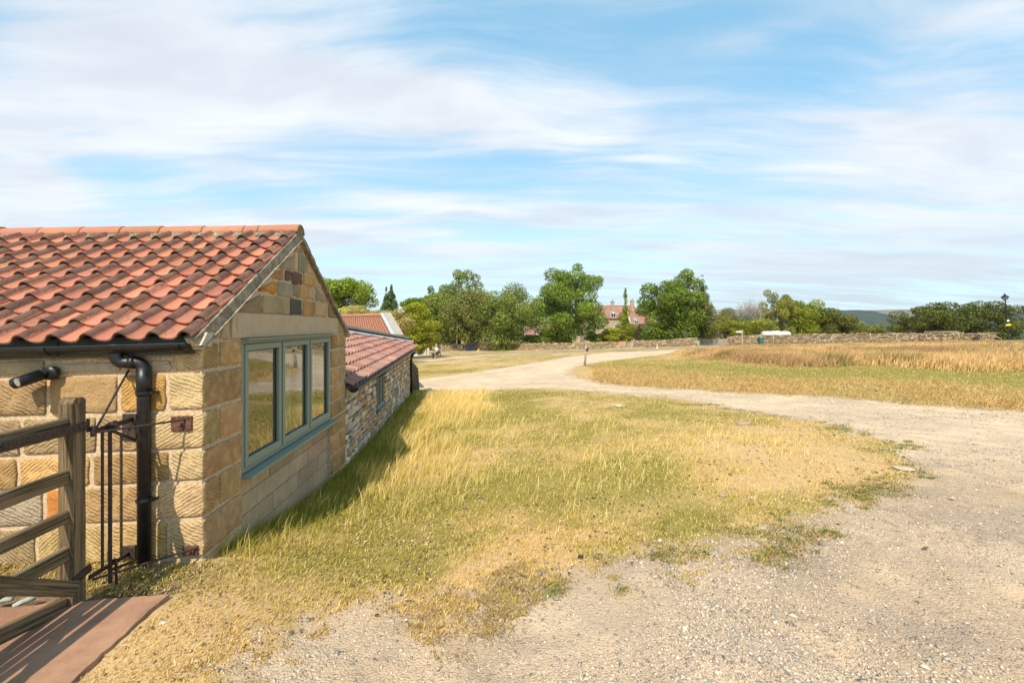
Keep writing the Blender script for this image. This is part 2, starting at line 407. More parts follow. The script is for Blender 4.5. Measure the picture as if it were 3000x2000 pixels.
def f_wood(t, b):
    x, y, z = t.sep(t.pos()); k = t.attr('st').outputs['Vector']; a, c_, d = t.sep(k)     # grain runs along a
    g = t.noise(t.comb(a * 1.5, c_ * 55, d * 55), 1.0, 6, .7)
    g2 = t.noise(t.pos(), 5, 4, .6)
    c = t.mix(g.ss(.38, .62), (.07, .057, .033), (.28, .20, .115))
    c = t.mix(t.noise(t.pos(), 12, 5, .7).ss(.55, .68) * .6, c, (.15, .15, .035))
    c = t.mix(g2.ss(.5, .75) * .35, c, (.27, .235, .17))
    c = t.mix(1.0, c, (.85, .80, .76), 'MULTIPLY')
    t.link(c, b.inputs['Base Color']); b.inputs['Roughness'].default_value = .9; b.inputs['Specular IOR Level'].default_value = .15
    t.link(t.bump(g, .8, .006), b.inputs['Normal'])
M['wood'] = material('weathered gate timber', f_wood)
def f_slab(t, b):
    n = t.noise(t.pos(), 2.0, 6, .6); f = t.noise(t.pos(), 60, 5, .7)
    c = t.mix(n.ss(.35, .65), (.25, .125, .07), (.40, .215, .125))
    c = t.mix(f.ss(.5, .75) * .5, c, (.42, .27, .19))
    c = t.mix(t.noise(t.pos(), 6, 6, .7).ss(.58, .72) * .5, c, (.17, .12, .09))
    t.link(c, b.inputs['Base Color']); b.inputs['Roughness'].default_value = .9
    t.link(t.bump(f * .5 + n * 2, .5, .01), b.inputs['Normal'])
M['slab'] = material('red sandstone slab', f_slab)
def f_leaf(t, b):
    nt = t.nt; out = [n for n in nt.nodes if n.type == 'OUTPUT_MATERIAL'][0]
    c = t.attr('Col').outputs['Color']
    t.link(c, b.inputs['Base Color']); b.inputs['Roughness'].default_value = .6; b.inputs['Specular IOR Level'].default_value = .12
    tl = t.node('ShaderNodeBsdfTranslucent'); t.link(t.mix(1.0, c, (1.2, 1.25, .7), 'MULTIPLY'), tl.inputs[0])
    mx = t.node('ShaderNodeMixShader'); mx.inputs[0].default_value = .32
    t.link(b.outputs[0], mx.inputs[1]); t.link(tl.outputs[0], mx.inputs[2]); t.link(mx.outputs[0], out.inputs['Surface'])
M['leaf'] = material('leaf', f_leaf)
M['bark'] = m_plain('bark', (.10, .075, .05), .95, nz=12, amt=.5, bump=.8, bd=.03, spec=.1)
M['palebark'] = m_plain('pale dead bark', (.36, .31, .26), .95, nz=12, amt=.3, bump=.3, bd=.01, spec=.1)
M['attr'] = m_attr('coloured surface', .8, 30, .2, .2, .003)
M['white'] = m_plain('white paint', (.74, .74, .70), .5, nz=20, amt=.08, bump=0)
M['lead'] = m_plain('lead flashing', (.42, .45, .47), .55, nz=8, amt=.25, bump=.3, bd=.004)
M['coping'] = m_attr('stone coping', .95, 18, .4, .6, .01)
M['darkglass'] = m_plain('dark window glass', (.02, .025, .03), .08, nz=1, amt=.1, bump=0)
M['greywood'] = m_plain('silvered wood', (.36, .30, .22), .9, nz=20, amt=.35, bump=.4, bd=.004)
M['galv'] = m_plain('galvanised steel', (.50, .52, .52), .45, .6, nz=10, amt=.15, bump=0)
def f_far_roof(t, b):
    x, y, z = t.sep(t.pos())
    w = (x * (2 * math.pi / .3)).sin(); r = (z * (1 / .17)).frac()
    n = t.noise(t.pos(), 1.2, 5, .7)
    c = t.mix(n.ss(.35, .65), (.25, .115, .08), (.37, .20, .145))
    c = t.mix(t.noise(t.pos(), 5, 4, .7).ss(.55, .7) * .5, c, (.15, .10, .07))
    t.link(c, b.inputs['Base Color']); b.inputs['Roughness'].default_value = .9
    t.link(t.bump(w * .5 - r, .8, .05), b.inputs['Normal'])
M['farroof'] = material('pantile roof far off', f_far_roof)
def f_far_stone(t, b):
    br = t.node('ShaderNodeTexBrick'); x, y, z = t.sep(t.pos())
    t.link(t.comb(x + y, z, 0.0), br.inputs['Vector']); br.inputs['Scale'].default_value = 1.0
    br.inputs['Brick Width'].default_value = .62; br.inputs['Row Height'].default_value = .26; br.inputs['Mortar Size'].default_value = .02
    br.inputs['Color1'].default_value = (.40, .30, .19, 1); br.inputs['Color2'].default_value = (.27, .21, .14, 1); br.inputs['Mortar'].default_value = (.42, .36, .27, 1)
    n = t.noise(t.pos(), 3, 5, .7)
    t.link(t.mix(n.ss(.4, .7) * .4, br.outputs[0], (.46, .37, .26)), b.inputs['Base Color'])
    b.inputs['Roughness'].default_value = .95; t.link(t.bump(t.noise(t.pos(), 8, 5), .5, .05), b.inputs['Normal'])
M['farstone'] = material('coursed sandstone far off', f_far_stone)
# ------------------------------------------------------------------ where the ground is what
def poly_px(pts): return [hit(u, v) for u, v in pts]
ISLAND = [(600, 2000), (816, 1913), (969, 1856), (1148, 1824), (1288, 1786), (1467, 1709), (1671, 1645), (1786, 1607), (1913, 1594),
          (2105, 1550), (2296, 1518), (2487, 1454), (2615, 1390), (2627, 1339), (2551, 1288), (2423, 1250), (2232, 1212), (2041, 1180),
          (1849, 1154), (1658, 1142), (1505, 1139), (1378, 1148), (1275, 1154), (1225, 1154)]
TOPEDGE = [(1180, 1120), (1235, 1107), (1377, 1091), (1505, 1071), (1658, 1046), (1786, 1031), (1913, 1028), (2040, 1021), (2117, 1018)]
FIELD = [(2117, 1021), (1990, 1031), (1875, 1046), (1773, 1059), (1696, 1074), (1681, 1090), (1709, 1107), (1786, 1122), (1913, 1133),
         (2105, 1144), (2296, 1152), (2551, 1171), (2806, 1189), (3000, 1202), (3400, 1222)]
track = poly_px(ISLAND) + poly_px(TOPEDGE) + poly_px(FIELD) + [(60, 12), (60, -30), (-2.0, -30), (-1.6, 0.5)]
def strip(pts, hw):
    """a polygon round a centre line through photo points, half width in metres"""
    c = [Vector(hit(u, v)) for u, v in pts]; L = []; Rr = []
    for i, p in enumerate(c):
        d = (c[min(i + 1, len(c) - 1)] - c[max(i - 1, 0)]).normalized(); n = Vector((-d.y, d.x))
        L.append(tuple(p + n * hw)); Rr.append(tuple(p - n * hw))
    return L + Rr[::-1]
path2 = strip([(1100, 1070), (1203, 1062), (1282, 1053), (1358, 1045), (1435, 1040), (1560, 1036)], 1.2)
road = strip([(950, 1050), (1100, 1048), (1205, 1045), (1294, 1041), (1384, 1038), (1500, 1034), (1620, 1031), (1755, 1027), (1895, 1021.5), (2079, 1016.5), (2231, 1013), (2400, 1009), (2600, 1004), (2900, 998), (3200, 992)], 2.4)
verge_a = strip([(1560, 1026), (1700, 1024), (1820, 1022), (1880, 1018)], 1.0)
def sdf(poly, x, y):
    """signed distance to a polygon, positive inside"""
    x = np.asarray(x, float); y = np.asarray(y, float); d2 = np.full(x.shape, 1e12); ins = np.zeros(x.shape, bool)
    n = len(poly)
    for i in range(n):
        ax, ay = poly[i]; bx, by = poly[(i + 1) % n]; ex, ey = bx - ax, by - ay; L = ex * ex + ey * ey + 1e-12
        tt = np.clip(((x - ax) * ex + (y - ay) * ey) / L, 0, 1)
        d2 = np.minimum(d2, (x - ax - tt * ex) ** 2 + (y - ay - tt * ey) ** 2)
        c = ((ay > y) != (by > y)); 
        with np.errstate(divide='ignore', invalid='ignore'):
            xi = ex * (y - ay) / (ey if abs(ey) > 1e-12 else 1e-12) + ax
        ins ^= c & (x < xi)
    d = np.sqrt(d2); return np.where(ins, d, -d)
def gravelness(x, y):
    r = np.hypot(x, y)
    sd = sdf(track, x, y)
    rag = (fbm(x * 1.1, y * 1.1, 21, 4) - .5) * np.clip(1.1 - r * .02, .3, 1.1) * 1.0 + (fbm(x * 5, y * 5, 31, 3) - .5) * .35
    near = np.clip((5.5 - y) / 3, 0, 1) * np.clip((x + .9) / 1.6, .15, 1)                      # the turf frays over a metre or more in the foreground
    g1 = np.clip(.5 + (sd - .10 * near + rag + (fbm(x * 14, y * 14, 33, 2) - .5) * .35) / (np.clip(.07 * r, .5, 1.3) + .80 * near * np.clip((x + .2) / 1.2, .5, 1)), 0, 1)
    # bare patches breaking up the edge of the turf in the foreground
    g2 = np.clip(.5 + sdf(path2, x, y) / .8, 0, 1); g3 = np.clip(.5 + sdf(verge_a, x, y) / .8, 0, 1)
    return np.maximum(np.maximum(g1, g2), g3)
BLOBS = [  # photo point, radius in photo px, how dry (+) or green (-)
    (1550, 1650, 190, .6), (1480, 1580, 120, .45), (1150, 1850, 200, .35), (2250, 1330, 220, .45), (2150, 1400, 200, .5), (2450, 1290, 130, .35), (1300, 1180, 110, .55),
    (700, 1830, 200, .2), (2050, 1545, 170, -.75), (2350, 1480, 150, -.6), (1100, 1600, 230, -.4), (1380, 1440, 200, -.35), (1000, 1480, 150, -.4), (1480, 1560, 90, -.3), (1900, 1250, 260, -.15), (1500, 1200, 260, -.25),
    (560, 1700, 160, -.3), (2100, 1085, 160, -.75), (2500, 1090, 200, -.5), (2900, 1095, 120, -.7), (2500, 1150, 300, .5), (2900, 1160, 200, .5), (1850, 1110, 130, .25), (1450, 1080, 100, .05),
    (1700, 1090, 60, .3)]
_bl = [(*hit(u, v), rr, k) for u, v, rr, k in BLOBS]
def dryness(x, y):
    d = .56 + (fbm(x * .55, y * .55, 41, 4) - .5) * 1.9 + (fbm(x * 2.6, y * 2.6, 43, 3) - .5) * .8
    ys = np.maximum(y, .8); u = x / ys * F; v = 1.75 / ys * F
    for bx, by, rr, k in _bl:
        # radius: rr photo px across there, stretched along the line of sight as ground seen aslant is
        sx = rr * by / F; sy = rr * .45 * by * by / (F * 1.9)
        sy = min(max(sy, sx * .5), sx * 4)
        d = d + k * np.exp(-(((x - bx) / sx) ** 2 + ((y - by) / sy) ** 2))
    return np.clip(d, 0, 1)
FIELDP = poly_px(FIELD) + [(200, 10), (200, 60), (30, 60)]
TALL = poly_px([(2000, 1028), (2150, 1018), (2400, 1013), (2650, 1006), (3000, 1000), (3300, 996)]) + \
       poly_px([(3300, 1088), (3000, 1080), (2850, 1088), (2720, 1080), (2620, 1071), (2500, 1070), (2400, 1073), (2300, 1074), (2200, 1063), (2100, 1052), (2040, 1044), (1990, 1040)])
def tallness(x, y): return np.clip(.5 + (sdf(TALL, x, y) + (fbm(x * .5, y * .5, 51, 3) - .5) * 2.0) / 1.5, 0, 1)

# house frame: origin at the near corner of the stone outbuilding
HA = math.atan2(99, F); HC = Vector((-2.372, 3.474, 0)); HM = Matrix.Translation(HC) @ Matrix.Rotation(HA, 4, 'Z'); HI = HM.inverted()
def hloc(x, y):
    c, s_ = math.cos(HA), math.sin(HA); dx_, dy_ = x - HC.x, y - HC.y
    return dx_ * c + dy_ * s_, -dx_ * s_ + dy_ * c

# ------------------------------------------------------------------ ground sheet
azf = np.linspace(R(-60), R(60), 800); azb = np.linspace(R(60), R(300), 90)[1:-1]; AZ = np.concatenate([azf, azb])
RR = np.geomspace(.5, 7000, 560)
A_, R_ = np.meshgrid(AZ, RR); gx = (R_ * np.sin(A_)).ravel(); gy = (R_ * np.cos(A_)).ravel()
gz = G(gx, gy)
lx, ly = hloc(gx, gy)
under = (lx < .06) & (ly > .06) & (ly < 3.7) & (lx > -6)
grav = gravelness(gx, gy); gz = gz + np.where(gy < 30, (fbm(gx * 3, gy * 3, 61, 3) - .5) * .03 * (1 + grav), 0) - .02 * grav * (gy < 40)
dirt = np.clip(1 - np.abs(ly + .35) / .6, 0, 1) * (lx < .1) * (lx > -6)
gz = np.where((lx < -.02) & (ly < .3) & (ly > -1.6) & (lx > -6), gz - .03, gz)
roadm = np.clip(.5 + sdf(road, gx, gy) / .6, 0, 1)
_lb = [(*hit(u, v), rr) for u, v, rr in ((2600, 1900, 3.0), (1700, 1950, 1.6), (2850, 1520, 2.2), (1300, 2000, 1.2), (2300, 1750, 1.5), (3300, 1700, 3.5))]
loose = np.zeros_like(gx)
for bx, by, rr in _lb: loose = np.maximum(loose, np.exp(-((gx - bx) ** 2 + (gy - by) ** 2) / rr ** 2))
greyv = np.zeros_like(gx)
for u_, v_, rx_, ry_ in ((2820, 1500, 1.1, .45), (2700, 1440, .6, .3), (2960, 1560, .8, .35), (2750, 1850, .5, .35), (2300, 1640, .5, .25), (2650, 1250, 2.0, .5)):
    bx, by = hit(u_, v_); greyv = np.maximum(greyv, (.9 if v_ != 1250 else .45) * np.exp(-((gx - bx) / rx_) ** 2 - ((gy - by) / ry_) ** 2))
midl = strip([(1800, 1152), (1950, 1170), (2150, 1200), (2400, 1240), (2650, 1285), (2950, 1330)], .05)
greyv = np.maximum(greyv, .55 * np.exp(-(np.maximum(-sdf(midl, gx, gy), 0) / .16) ** 2) * (fbm(gx * 1.2, gy * 1.2, 77, 3) > .40))
loose = np.clip(loose * 1.2 + (gy < .8), 0, 1)
dryv = dryness(gx, gy); tl = tallness(gx, gy)
nA = len(AZ); idx = np.arange(len(RR) * nA).reshape(len(RR), nA)
q = np.stack([idx[:-1], np.roll(idx, -1, 1)[:-1], np.roll(idx, -1, 1)[1:], idx[1:]], -1).reshape(-1, 4)
V = np.stack([gx, gy, gz], 1); V = np.vstack([V, [[0, 0, float(G(0, 0))]]])
app = lambda a, v=0.: np.append(a, v)
def f_ground(t, b):
    p = t.pos(); g = t.x(t.attr('gravel').outputs['Fac']); dr = t.x(t.attr('dry').outputs['Fac'])
    dt = t.x(t.attr('dirt').outputs['Fac']); rd = t.x(t.attr('road').outputs['Fac']); tt = t.x(t.attr('tall').outputs['Fac'])
    n1 = t.noise(p, 2.2, 6, .6); n2 = t.noise(p, 14, 6, .65); n3 = t.noise(p, 70, 5, .7); n0 = t.noise(p, .5, 5, .55)
    # turf thatch
    c = t.mix((dr + (n2 - .5) * 1.1 + (n1 - .5) * .8).ss(.15, .95), (.25, .19, .045), (.47, .31, .15))
    c = t.mix(n3.ss(.40, .62) * .5, c, t.mix(dr, (.34, .27, .08), (.66, .46, .25)))
    c = t.mix(t.noise(p, 33, 5, .75).ss(.54, .66) * .5, c, (.20, .135, .065))
    c = t.mix(t.noise(p, 5, 5, .7).ss(.55, .7) * .35, c, (.17, .12, .06))
    c = t.mix(tt, c, (.26, .15, .06))
    c = t.mix(dt.ss(.2, .7), c, t.mix(n2.ss(.4, .6), (.10, .07, .045), (.24, .16, .10)))
    # gravel: pale crushed stone with grey and brown chips
    vc = t.node('ShaderNodeTexVoronoi'); vc.inputs['Scale'].default_value = 75; t.link(p, vc.inputs['Vector'])
    vr = t.sep(vc.outputs['Color'])
    ls = t.x(t.attr('loose').outputs['Fac'])
    gc = t.mix(n1.ss(.35, .65), (.60, .485, .355), (.72, .60, .455))
    gl = t.mix((n1 * .5 + n0 * .5).ss(.38, .60), (.36, .275, .19), (.60, .46, .32))
    gl = t.mix(t.voro(p, 38).ss(.25, .6) * .5, t.mix(.35, gl, (.55, .47, .37)), gl)
    gc = t.mix((ls + (n1 - .5) * .6).ss(.2, .8), gc, gl)
    gc = t.mix(n0.ss(.40, .62) * .5, gc, (.46, .385, .30))
    chips = vr[0].ss(.70, .78) * t.noise(p, 1.3, 4).ss(.35, .55)
    gc = t.mix(chips * .6, gc, t.mix(vr[1], (.20, .17, .15), (.62, .56, .48)))
    gc = t.mix(n3.ss(.55, .75) * .4, gc, (.66, .57, .45))
    gc = t.mix(n2.ss(.58, .72) * .35, gc, (.38, .29, .20))
    gc = t.mix((1.0 - g).clamp().ss(.0, .5) * .55, gc, (.38, .265, .15))
    gy2 = t.x(t.attr('grey').outputs['Fac'])
    gc = t.mix((gy2 * .8 + (n2 - .5) * 1.6 + (n3 - .5) * 1.2 + (n1 - .5) * .8 - .10).ss(.15, .75) * .6, gc, (.25, .21, .18))
    gc = t.mix(1.0, gc, (1.04, .93, .81), 'MULTIPLY')
    rut = t.noise(t.comb(t.sep(p)[0] * .9 + t.sep(p)[1] * .7, t.sep(p)[1] * .12 - t.sep(p)[0] * .12, 0.0), 2.2, 5, .6)
    gc = t.mix(rut.ss(.48, .66) * .45, gc, (.36, .28, .205))
    gm = (g + (n2 - .5) * 1.1 + (n3 - .5) * .6 + (t.noise(p, 5.5, 4, .6) - .5) * 1.0).ss(.30, .70)
    c = t.mix(gm, c, gc)
    c = t.mix(rd, c, t.mix(n0, (.20, .195, .20), (.26, .25, .25)))
    t.link(c, b.inputs['Base Color']); b.inputs['Roughness'].default_value = 1.0; b.inputs['Specular IOR Level'].default_value = .05
    h = n3 * .5 + n2 * .8 - t.x(vc.outputs['Distance']) * gm * .9
    h = h + t.noise(p, 28, 4, .6) * gm * .9
    t.link(t.bump(h, .8, .012), b.inputs['Normal'])
M['ground'] = material('turf and gravel', f_ground)
cen = len(gx); tris = [(cen, int(idx[0, (k + 1) % nA]), int(idx[0, k])) for k in range(nA)]
q = q[:, ::-1]
gr = npobj('ground', V, q, M['ground'], smooth=True, extra={'gravel': app(grav, 1), 'dry': app(dryv), 'dirt': app(dirt), 'road': app(roadm), 'tall': app(tl), 'loose': app(loose, 1), 'grey': app(greyv)})
struct(gr)

# far hills: moorland behind, forested slope in front
def ridge(name, pts, d0, d1, zb, mat, rough, seed, n=260, m=26):
    us = np.linspace(-1500, 4500, n); pu, pv = zip(*pts); vt = np.interp(us, pu, pv)
    V = []; 
    for j in range(m):
        k = j / (m - 1)
        for i, u in enumerate(us):
            dd = d0 + (d1 - d0) * k; x = (u - 1500) / F * dd
            top = (HV - vt[i]) / F * d1 + E; kk = math.sin(min(k * 1.12, 1) * math.pi / 2) ** 1.3
            z = zb + (top - zb) * kk + (float(fbm(x / 70., dd / 70., seed, 4)) - .5) * rough * (1 if j < m - 1 else .3)
            V.append((x, dd, z))
    idn = np.arange(n * m).reshape(m, n)
    Fq = np.stack([idn[:-1, :-1], idn[:-1, 1:], idn[1:, 1:], idn[1:, :-1]], -1).reshape(-1, 4)
    return struct(npobj(name, V, Fq, mat, smooth=True))
def f_moor(t, b):
    p = t.pos(); n = t.noise(p, .004, 6, .6); v = t.voro(p, .006, out='Color')
    c = t.mix(t.sep(v)[0], (.20, .13, .085), (.15, .12, .06)); c = t.mix(n.ss(.5, .6), c, (.07, .075, .035))
    c = t.mix(t.sep(v)[1].ss(.75, .8), c, (.30, .24, .14))
    t.link(c, b.inputs['Base Color']); b.inputs['Roughness'].default_value = 1
def f_forest(t, b):
    p = t.pos(); v = t.voro(p, .12); n = t.noise(p, .01, 5, .6)
    c = t.mix(n.ss(.4, .65), (.016, .028, .015), (.035, .05, .022))
    t.link(c, b.inputs['Base Color']); b.inputs['Roughness'].default_value = 1
    t.link(t.bump(v * -1.0, 1.0, 5), b.inputs['Normal'])
M['moor'] = material('moorland', f_moor); M['forest'] = material('forested slope', f_forest)
ridge('hills', [(-1500, 930), (1000, 925), (1700, 913), (2100, 909), (2340, 912), (2440, 911), (2540, 912), (2680, 909), (2780, 908), (2900, 903), (3000, 902), (4500, 900)], 1900, 3200, -90, M['moor'], 10, 3)
ridge('hills', [(-1500, 945), (1600, 945), (2000, 928), (2300, 923), (2410, 917), (2495, 914), (2560, 916), (2600, 924), (2645, 935), (2700, 952), (2800, 950), (2900, 930), (2950, 922), (3000, 918), (3200, 914), (4500, 910)], 750, 1500, -60, M['forest'], 16, 9, n=420, m=40)

# ------------------------------------------------------------------ grass and gravel
def blades(name, x, y, h, wd, cols, lean=.5, curl=.5, wind=(.25, .1), label='', z=None):
    n = len(x); a = rng.uniform(0, 2 * np.pi, n); z = (G(x, y) + (fbm(x * 3, y * 3, 61, 3) - .5) * .03 * (y < 30)) if z is None else z
    ln = rng.uniform(.1, 1, n) * lean; dx_ = np.cos(a) * ln + wind[0]; dy_ = np.sin(a) * ln + wind[1]
    b = rng.uniform(0, 2 * np.pi, n); sx = np.cos(b) * wd / 2; sy = np.sin(b) * wd / 2
    m1 = .5; V = np.empty((n, 5, 3), np.float32)
    for k, (f, s_) in enumerate(((0, -1), (0, 1), (m1, -1), (m1, 1), (1, 0))):
        bend = f ** (1 + curl); wk = 1 if f == 0 else .8
        V[:, k, 0] = x + dx_ * h * bend + sx * s_ * wk; V[:, k, 1] = y + dy_ * h * bend + sy * s_ * wk
        V[:, k, 2] = z - .01 + h * f * (1 - .25 * ln * f)
    base = (np.arange(n) * 5)[:, None, None]
    Fa = (base + np.array([[0, 1, 3], [0, 3, 2], [2, 3, 4]])[None]).reshape(-1, 3)
    c = (np.asarray(cols)[:, None, :] * np.array([[.80, .86, .70]] * 2 + [[.97, 1.0, .92]] * 2 + [[1.1, 1.05, 1.05]])[None]).reshape(-1, 3)      # stems are greener at the base than at the tip
    o = npobj(name, V.reshape(-1, 3), Fa, M['leaf'], cols=c); return o
GREEN = np.array([.21, .215, .03]); OLIVE = np.array([.47, .37, .075]); STRAW = np.array([.78, .58, .28]); TAN = np.array([.70, .43, .175]); RUST = np.array([.33, .16, .06])
def gcol(d, n):
    r = rng.uniform(0, 1, n); dd = np.clip(d + rng.normal(0, .27, n), 0, 1)[:, None]
    c = np.where(dd < .5, GREEN + (OLIVE - GREEN) * dd * 2, OLIVE + (TAN - OLIVE) * (dd - .5) * 2)
    c = np.where((r < .30)[:, None], STRAW * .95, c)
    return c * rng.uniform(.7, 1.25, n)[:, None]
def scatter(n, r0, r1, p=1.4, a0=-53, a1=53):
    """random ground points, thinning out with distance"""
    u = rng.uniform(0, 1, n); k = 2 - p
    r = (r0 ** k + u * (r1 ** k - r0 ** k)) ** (1 / k) if abs(k) > 1e-6 else r0 * (r1 / r0) ** u
    a = rng.uniform(R(a0), R(a1), n); return r * np.sin(a), r * np.cos(a), r
C2 = Vector((-2.648, 7.187)); 
def footprint(x, y):
    lx, ly = hloc(x, y); inside = (lx < .03) & (ly > -.02) & (ly < 4.0)
    inside |= (x < -2.62 - .1137 * (y - 7.187)) & (y > 7.0) & (y < 16.9)
    return inside | ((x < -2.16) & (y < 2.98) & (y > -.5))
# short turf
x, y, r = scatter(760000, 1.9, 42, 1.9)
g = gravelness(x, y); keep = (rng.uniform(0, 1, len(x)) > np.clip((g - .12) * 1.9, 0, 1)) | ((fbm(x * 7, y * 7, 34, 3) > .60) & (g > .3) & (g < .93) & (rng.uniform(0, 1, len(x)) < .8)); keep &= ~footprint(x, y) & (tallness(x, y) < .7)
x, y, r, g = x[keep], y[keep], r[keep], g[keep]
d = dryness(x, y); lxx, lyy = hloc(x, y)
patch = fbm(x * 1.3, y * 1.3, 71, 3)
hh = (.010 + .032 * rng.uniform(0, 1, len(x)) ** 1.6) * (1.15 - .65 * g) * (.55 + 1.0 * patch) * np.where(d > .85, .8, 1)
cc = gcol(d * .92 + g * .1, len(x))
stuff(blades('grass', x, y, hh, .0035 + .0011 * r, cc, .9, .6), 'short parched turf in green and yellow patches around the tracks', 'grass')
def reg_px(poly, nmax):
    P2 = poly_px(poly)
    def f(n):
        xs = [p[0] for p in P2]; ys = [p[1] for p in P2]; x = rng.uniform(min(xs), max(xs), n * 6); y = rng.uniform(min(ys), max(ys), n * 6)
        k = (sdf(P2, x, y) + (fbm(x * 1.3, y * 1.3, 95, 3) - .5) * 2.2 > rng.uniform(-.05, 1.1, n * 6)) & (rng.uniform(0, 1, n * 6) < np.clip(5.0 / y, .12, 1)); return x[k][:n], y[k][:n]
    return f
# tufts breaking the gravel edge
x, y, r = scatter(16000, 2.0, 12, 1.6, -30, 50); g = gravelness(x, y); k = (g > .30) & (g < .92) & (fbm(x * 3.2, y * 3.2, 36, 3) > .47) & ~footprint(x, y); x, y = x[k], y[k]; k = (x > -.5 + .1 * y) | (rng.uniform(0, 1, len(x)) < .22); x, y = x[k][:1300], y[k][:1300]
wx, wy = reg_px([(1950, 1590), (2250, 1540), (2500, 1470), (2600, 1400), (2480, 1390), (2250, 1450), (2000, 1520), (1800, 1590)], 0)(420); x = np.append(x, wx); y = np.append(y, wy)
m = rng.poisson(20, len(x)); sp = np.repeat(rng.uniform(.012, .05, len(x)), m); kk = np.repeat(rng.uniform(0, 1, len(x)), m)
X2 = np.repeat(x, m) + rng.normal(0, 1, m.sum()) * sp * 1.5; Y2 = np.repeat(y, m) + rng.normal(0, 1, m.sum()) * sp
stuff(blades('weeds', X2, Y2, rng.uniform(.008, .028, len(X2)), .0045 + .0010 * np.hypot(X2, Y2), np.where(((kk < .45) & (X2 > .2))[:, None], np.array([.19, .22, .045]), np.array([.42, .29, .13])) * rng.uniform(.7, 1.2, len(X2))[:, None], 1.4, .4), 'small green and brown weed tufts breaking up the gravel edge', 'weeds')
# longer straw-coloured stems standing in the turf near the buildings
def clumps(nc, per, region, spread, hmin, hmax, wcol, seedh=True, wid=.0022, gmax=.35):
    X_, Y_ = [], []
    cx, cy = region(nc)
    ok = (gravelness(cx, cy) < gmax) & ~footprint(cx, cy); cx, cy = cx[ok], cy[ok]
    k = rng.poisson(per, len(cx)); x = np.repeat(cx, k) + rng.normal(0, 1, k.sum()) * spread; y = np.repeat(cy, k) + rng.normal(0, 1, k.sum()) * spread
    ok = ~footprint(x, y); return x[ok], y[ok]
LONG = [(620, 1640), (900, 1620), (1250, 1560), (1500, 1450), (1560, 1250), (1450, 1165), (1230, 1175), (1190, 1230), (1080, 1350), (850, 1500)]
LONG2 = [(1500, 1560), (2100, 1500), (2420, 1400), (2400, 1300), (2000, 1230), (1600, 1190), (1500, 1300)]
LONG3 = [(1220, 1215), (1400, 1220), (1450, 1160), (1340, 1152), (1230, 1160)]
LONG4 = [(1000, 1460), (1350, 1400), (1420, 1200), (1250, 1180), (1150, 1250), (1050, 1340)]
xs, ys, hs, cs = [], [], [], []
for poly, nc, per, sp, h0, h1, kcol in ((LONG, 420, 7, .05, .08, .26, STRAW), (LONG2, 300, 6, .06, .06, .18, STRAW), (LONG3, 1500, 9, .16, .12, .34, STRAW * 1.05), (LONG4, 480, 8, .07, .12, .30, STRAW)):
    x, y = clumps(nc, per, reg_px(poly, nc), sp, h0, h1, kcol)
    xs.append(x); ys.append(y); hs.append(rng.uniform(h0, h1, len(x))); cs.append((kcol * rng.uniform(.75, 1.2, len(x))[:, None] * np.array([1, rng.uniform(.9, 1.05), .9])))
x = np.concatenate(xs); y = np.concatenate(ys); h = np.concatenate(hs); c = np.concatenate(cs); r = np.hypot(x, y)
c = np.where((rng.uniform(0, 1, len(x)) < .25)[:, None], OLIVE * 1.3, c)
stuff(blades('long_grass', x, y, h, .0019 + .0006 * r, c, .45, 1.0), 'long straw stems standing in the turf beside the stone buildings', 'grass')
# seed heads on some of the nearest stems
k = rng.uniform(0, 1, len(x)) < .12
stuff(blades('long_grass', x[k], y[k], h[k] * 1.35, .0035 + .0009 * r[k], STRAW * rng.uniform(.95, 1.2, k.sum())[:, None], .7, 1.6), 'seeding grass heads above the straw stems by the wall', 'grass')
# shaded green grass along the foot of the walls
n = 26000; tt = rng.uniform(0, 1, n); yw = 3.6 + tt ** .8 * 14; xw = np.where(yw < 7.19, -2.372 - .0744 * (yw - 3.474), -2.648 - .1137 * (yw - 7.187)) + rng.exponential(.28, n) * (.6 + yw * .05)
ok = (gravelness(xw, yw) < .5); xw, yw = xw[ok], yw[ok]
stuff(blades('long_grass', xw, yw, rng.uniform(.05, .22, len(xw)) * (.5 + .05 * yw), .004 + .001 * yw, (GREEN * 1.05 + (OLIVE * 1.0 - GREEN) * rng.uniform(0, 1, len(xw))[:, None]), .7, .7), 'green grass growing in the shade along the wall foot', 'grass')
# tall rust-gold grass in the right-hand field
x, y, r = scatter(330000, 11, 62, 1.15, 14, 56); k = rng.uniform(0, 1, len(x)) < tallness(x, y) * (1 - roadm.max() * 0) ; k &= sdf(road, x, y) < -.3
x, y, r = x[k], y[k], r[k]; pt = fbm(x * .22, y * .22, 81, 4); pt2 = fbm(x * .9, y * .35, 85, 3); rim = tallness(x, y)
h = rng.uniform(.30, .70, len(x)) * (.55 + .85 * pt2) * np.clip(rim * 1.2, .3, 1)
q2 = np.clip((pt - .36) / .28 + rng.normal(0, .22, len(x)), 0, 1)[:, None]
c = TAN * 1.0 + (STRAW * np.array([1.05, .88, .7]) - TAN) * q2
q3 = np.clip((.44 - pt) / .12 + rng.normal(0, .3, len(x)), 0, 1)[:, None]
c = c + (RUST - c) * q3 * .45
q4 = np.clip((pt2 - .66) / .10, 0, 1)[:, None]; c = c + (np.array([.20, .19, .04]) - c) * q4 * .6
c = c * np.array([.86, .89, 1.08]) * rng.uniform(.65, 1.2, len(x))[:, None]; h = h * np.clip(1.25 - y / 80, .6, 1)
stuff(blades('tall_grass', x, y, h, .006 + .0012 * r, c, .55, .8, (.3, .05)), 'tall rust gold grass filling the field below the drystone wall', 'grass')
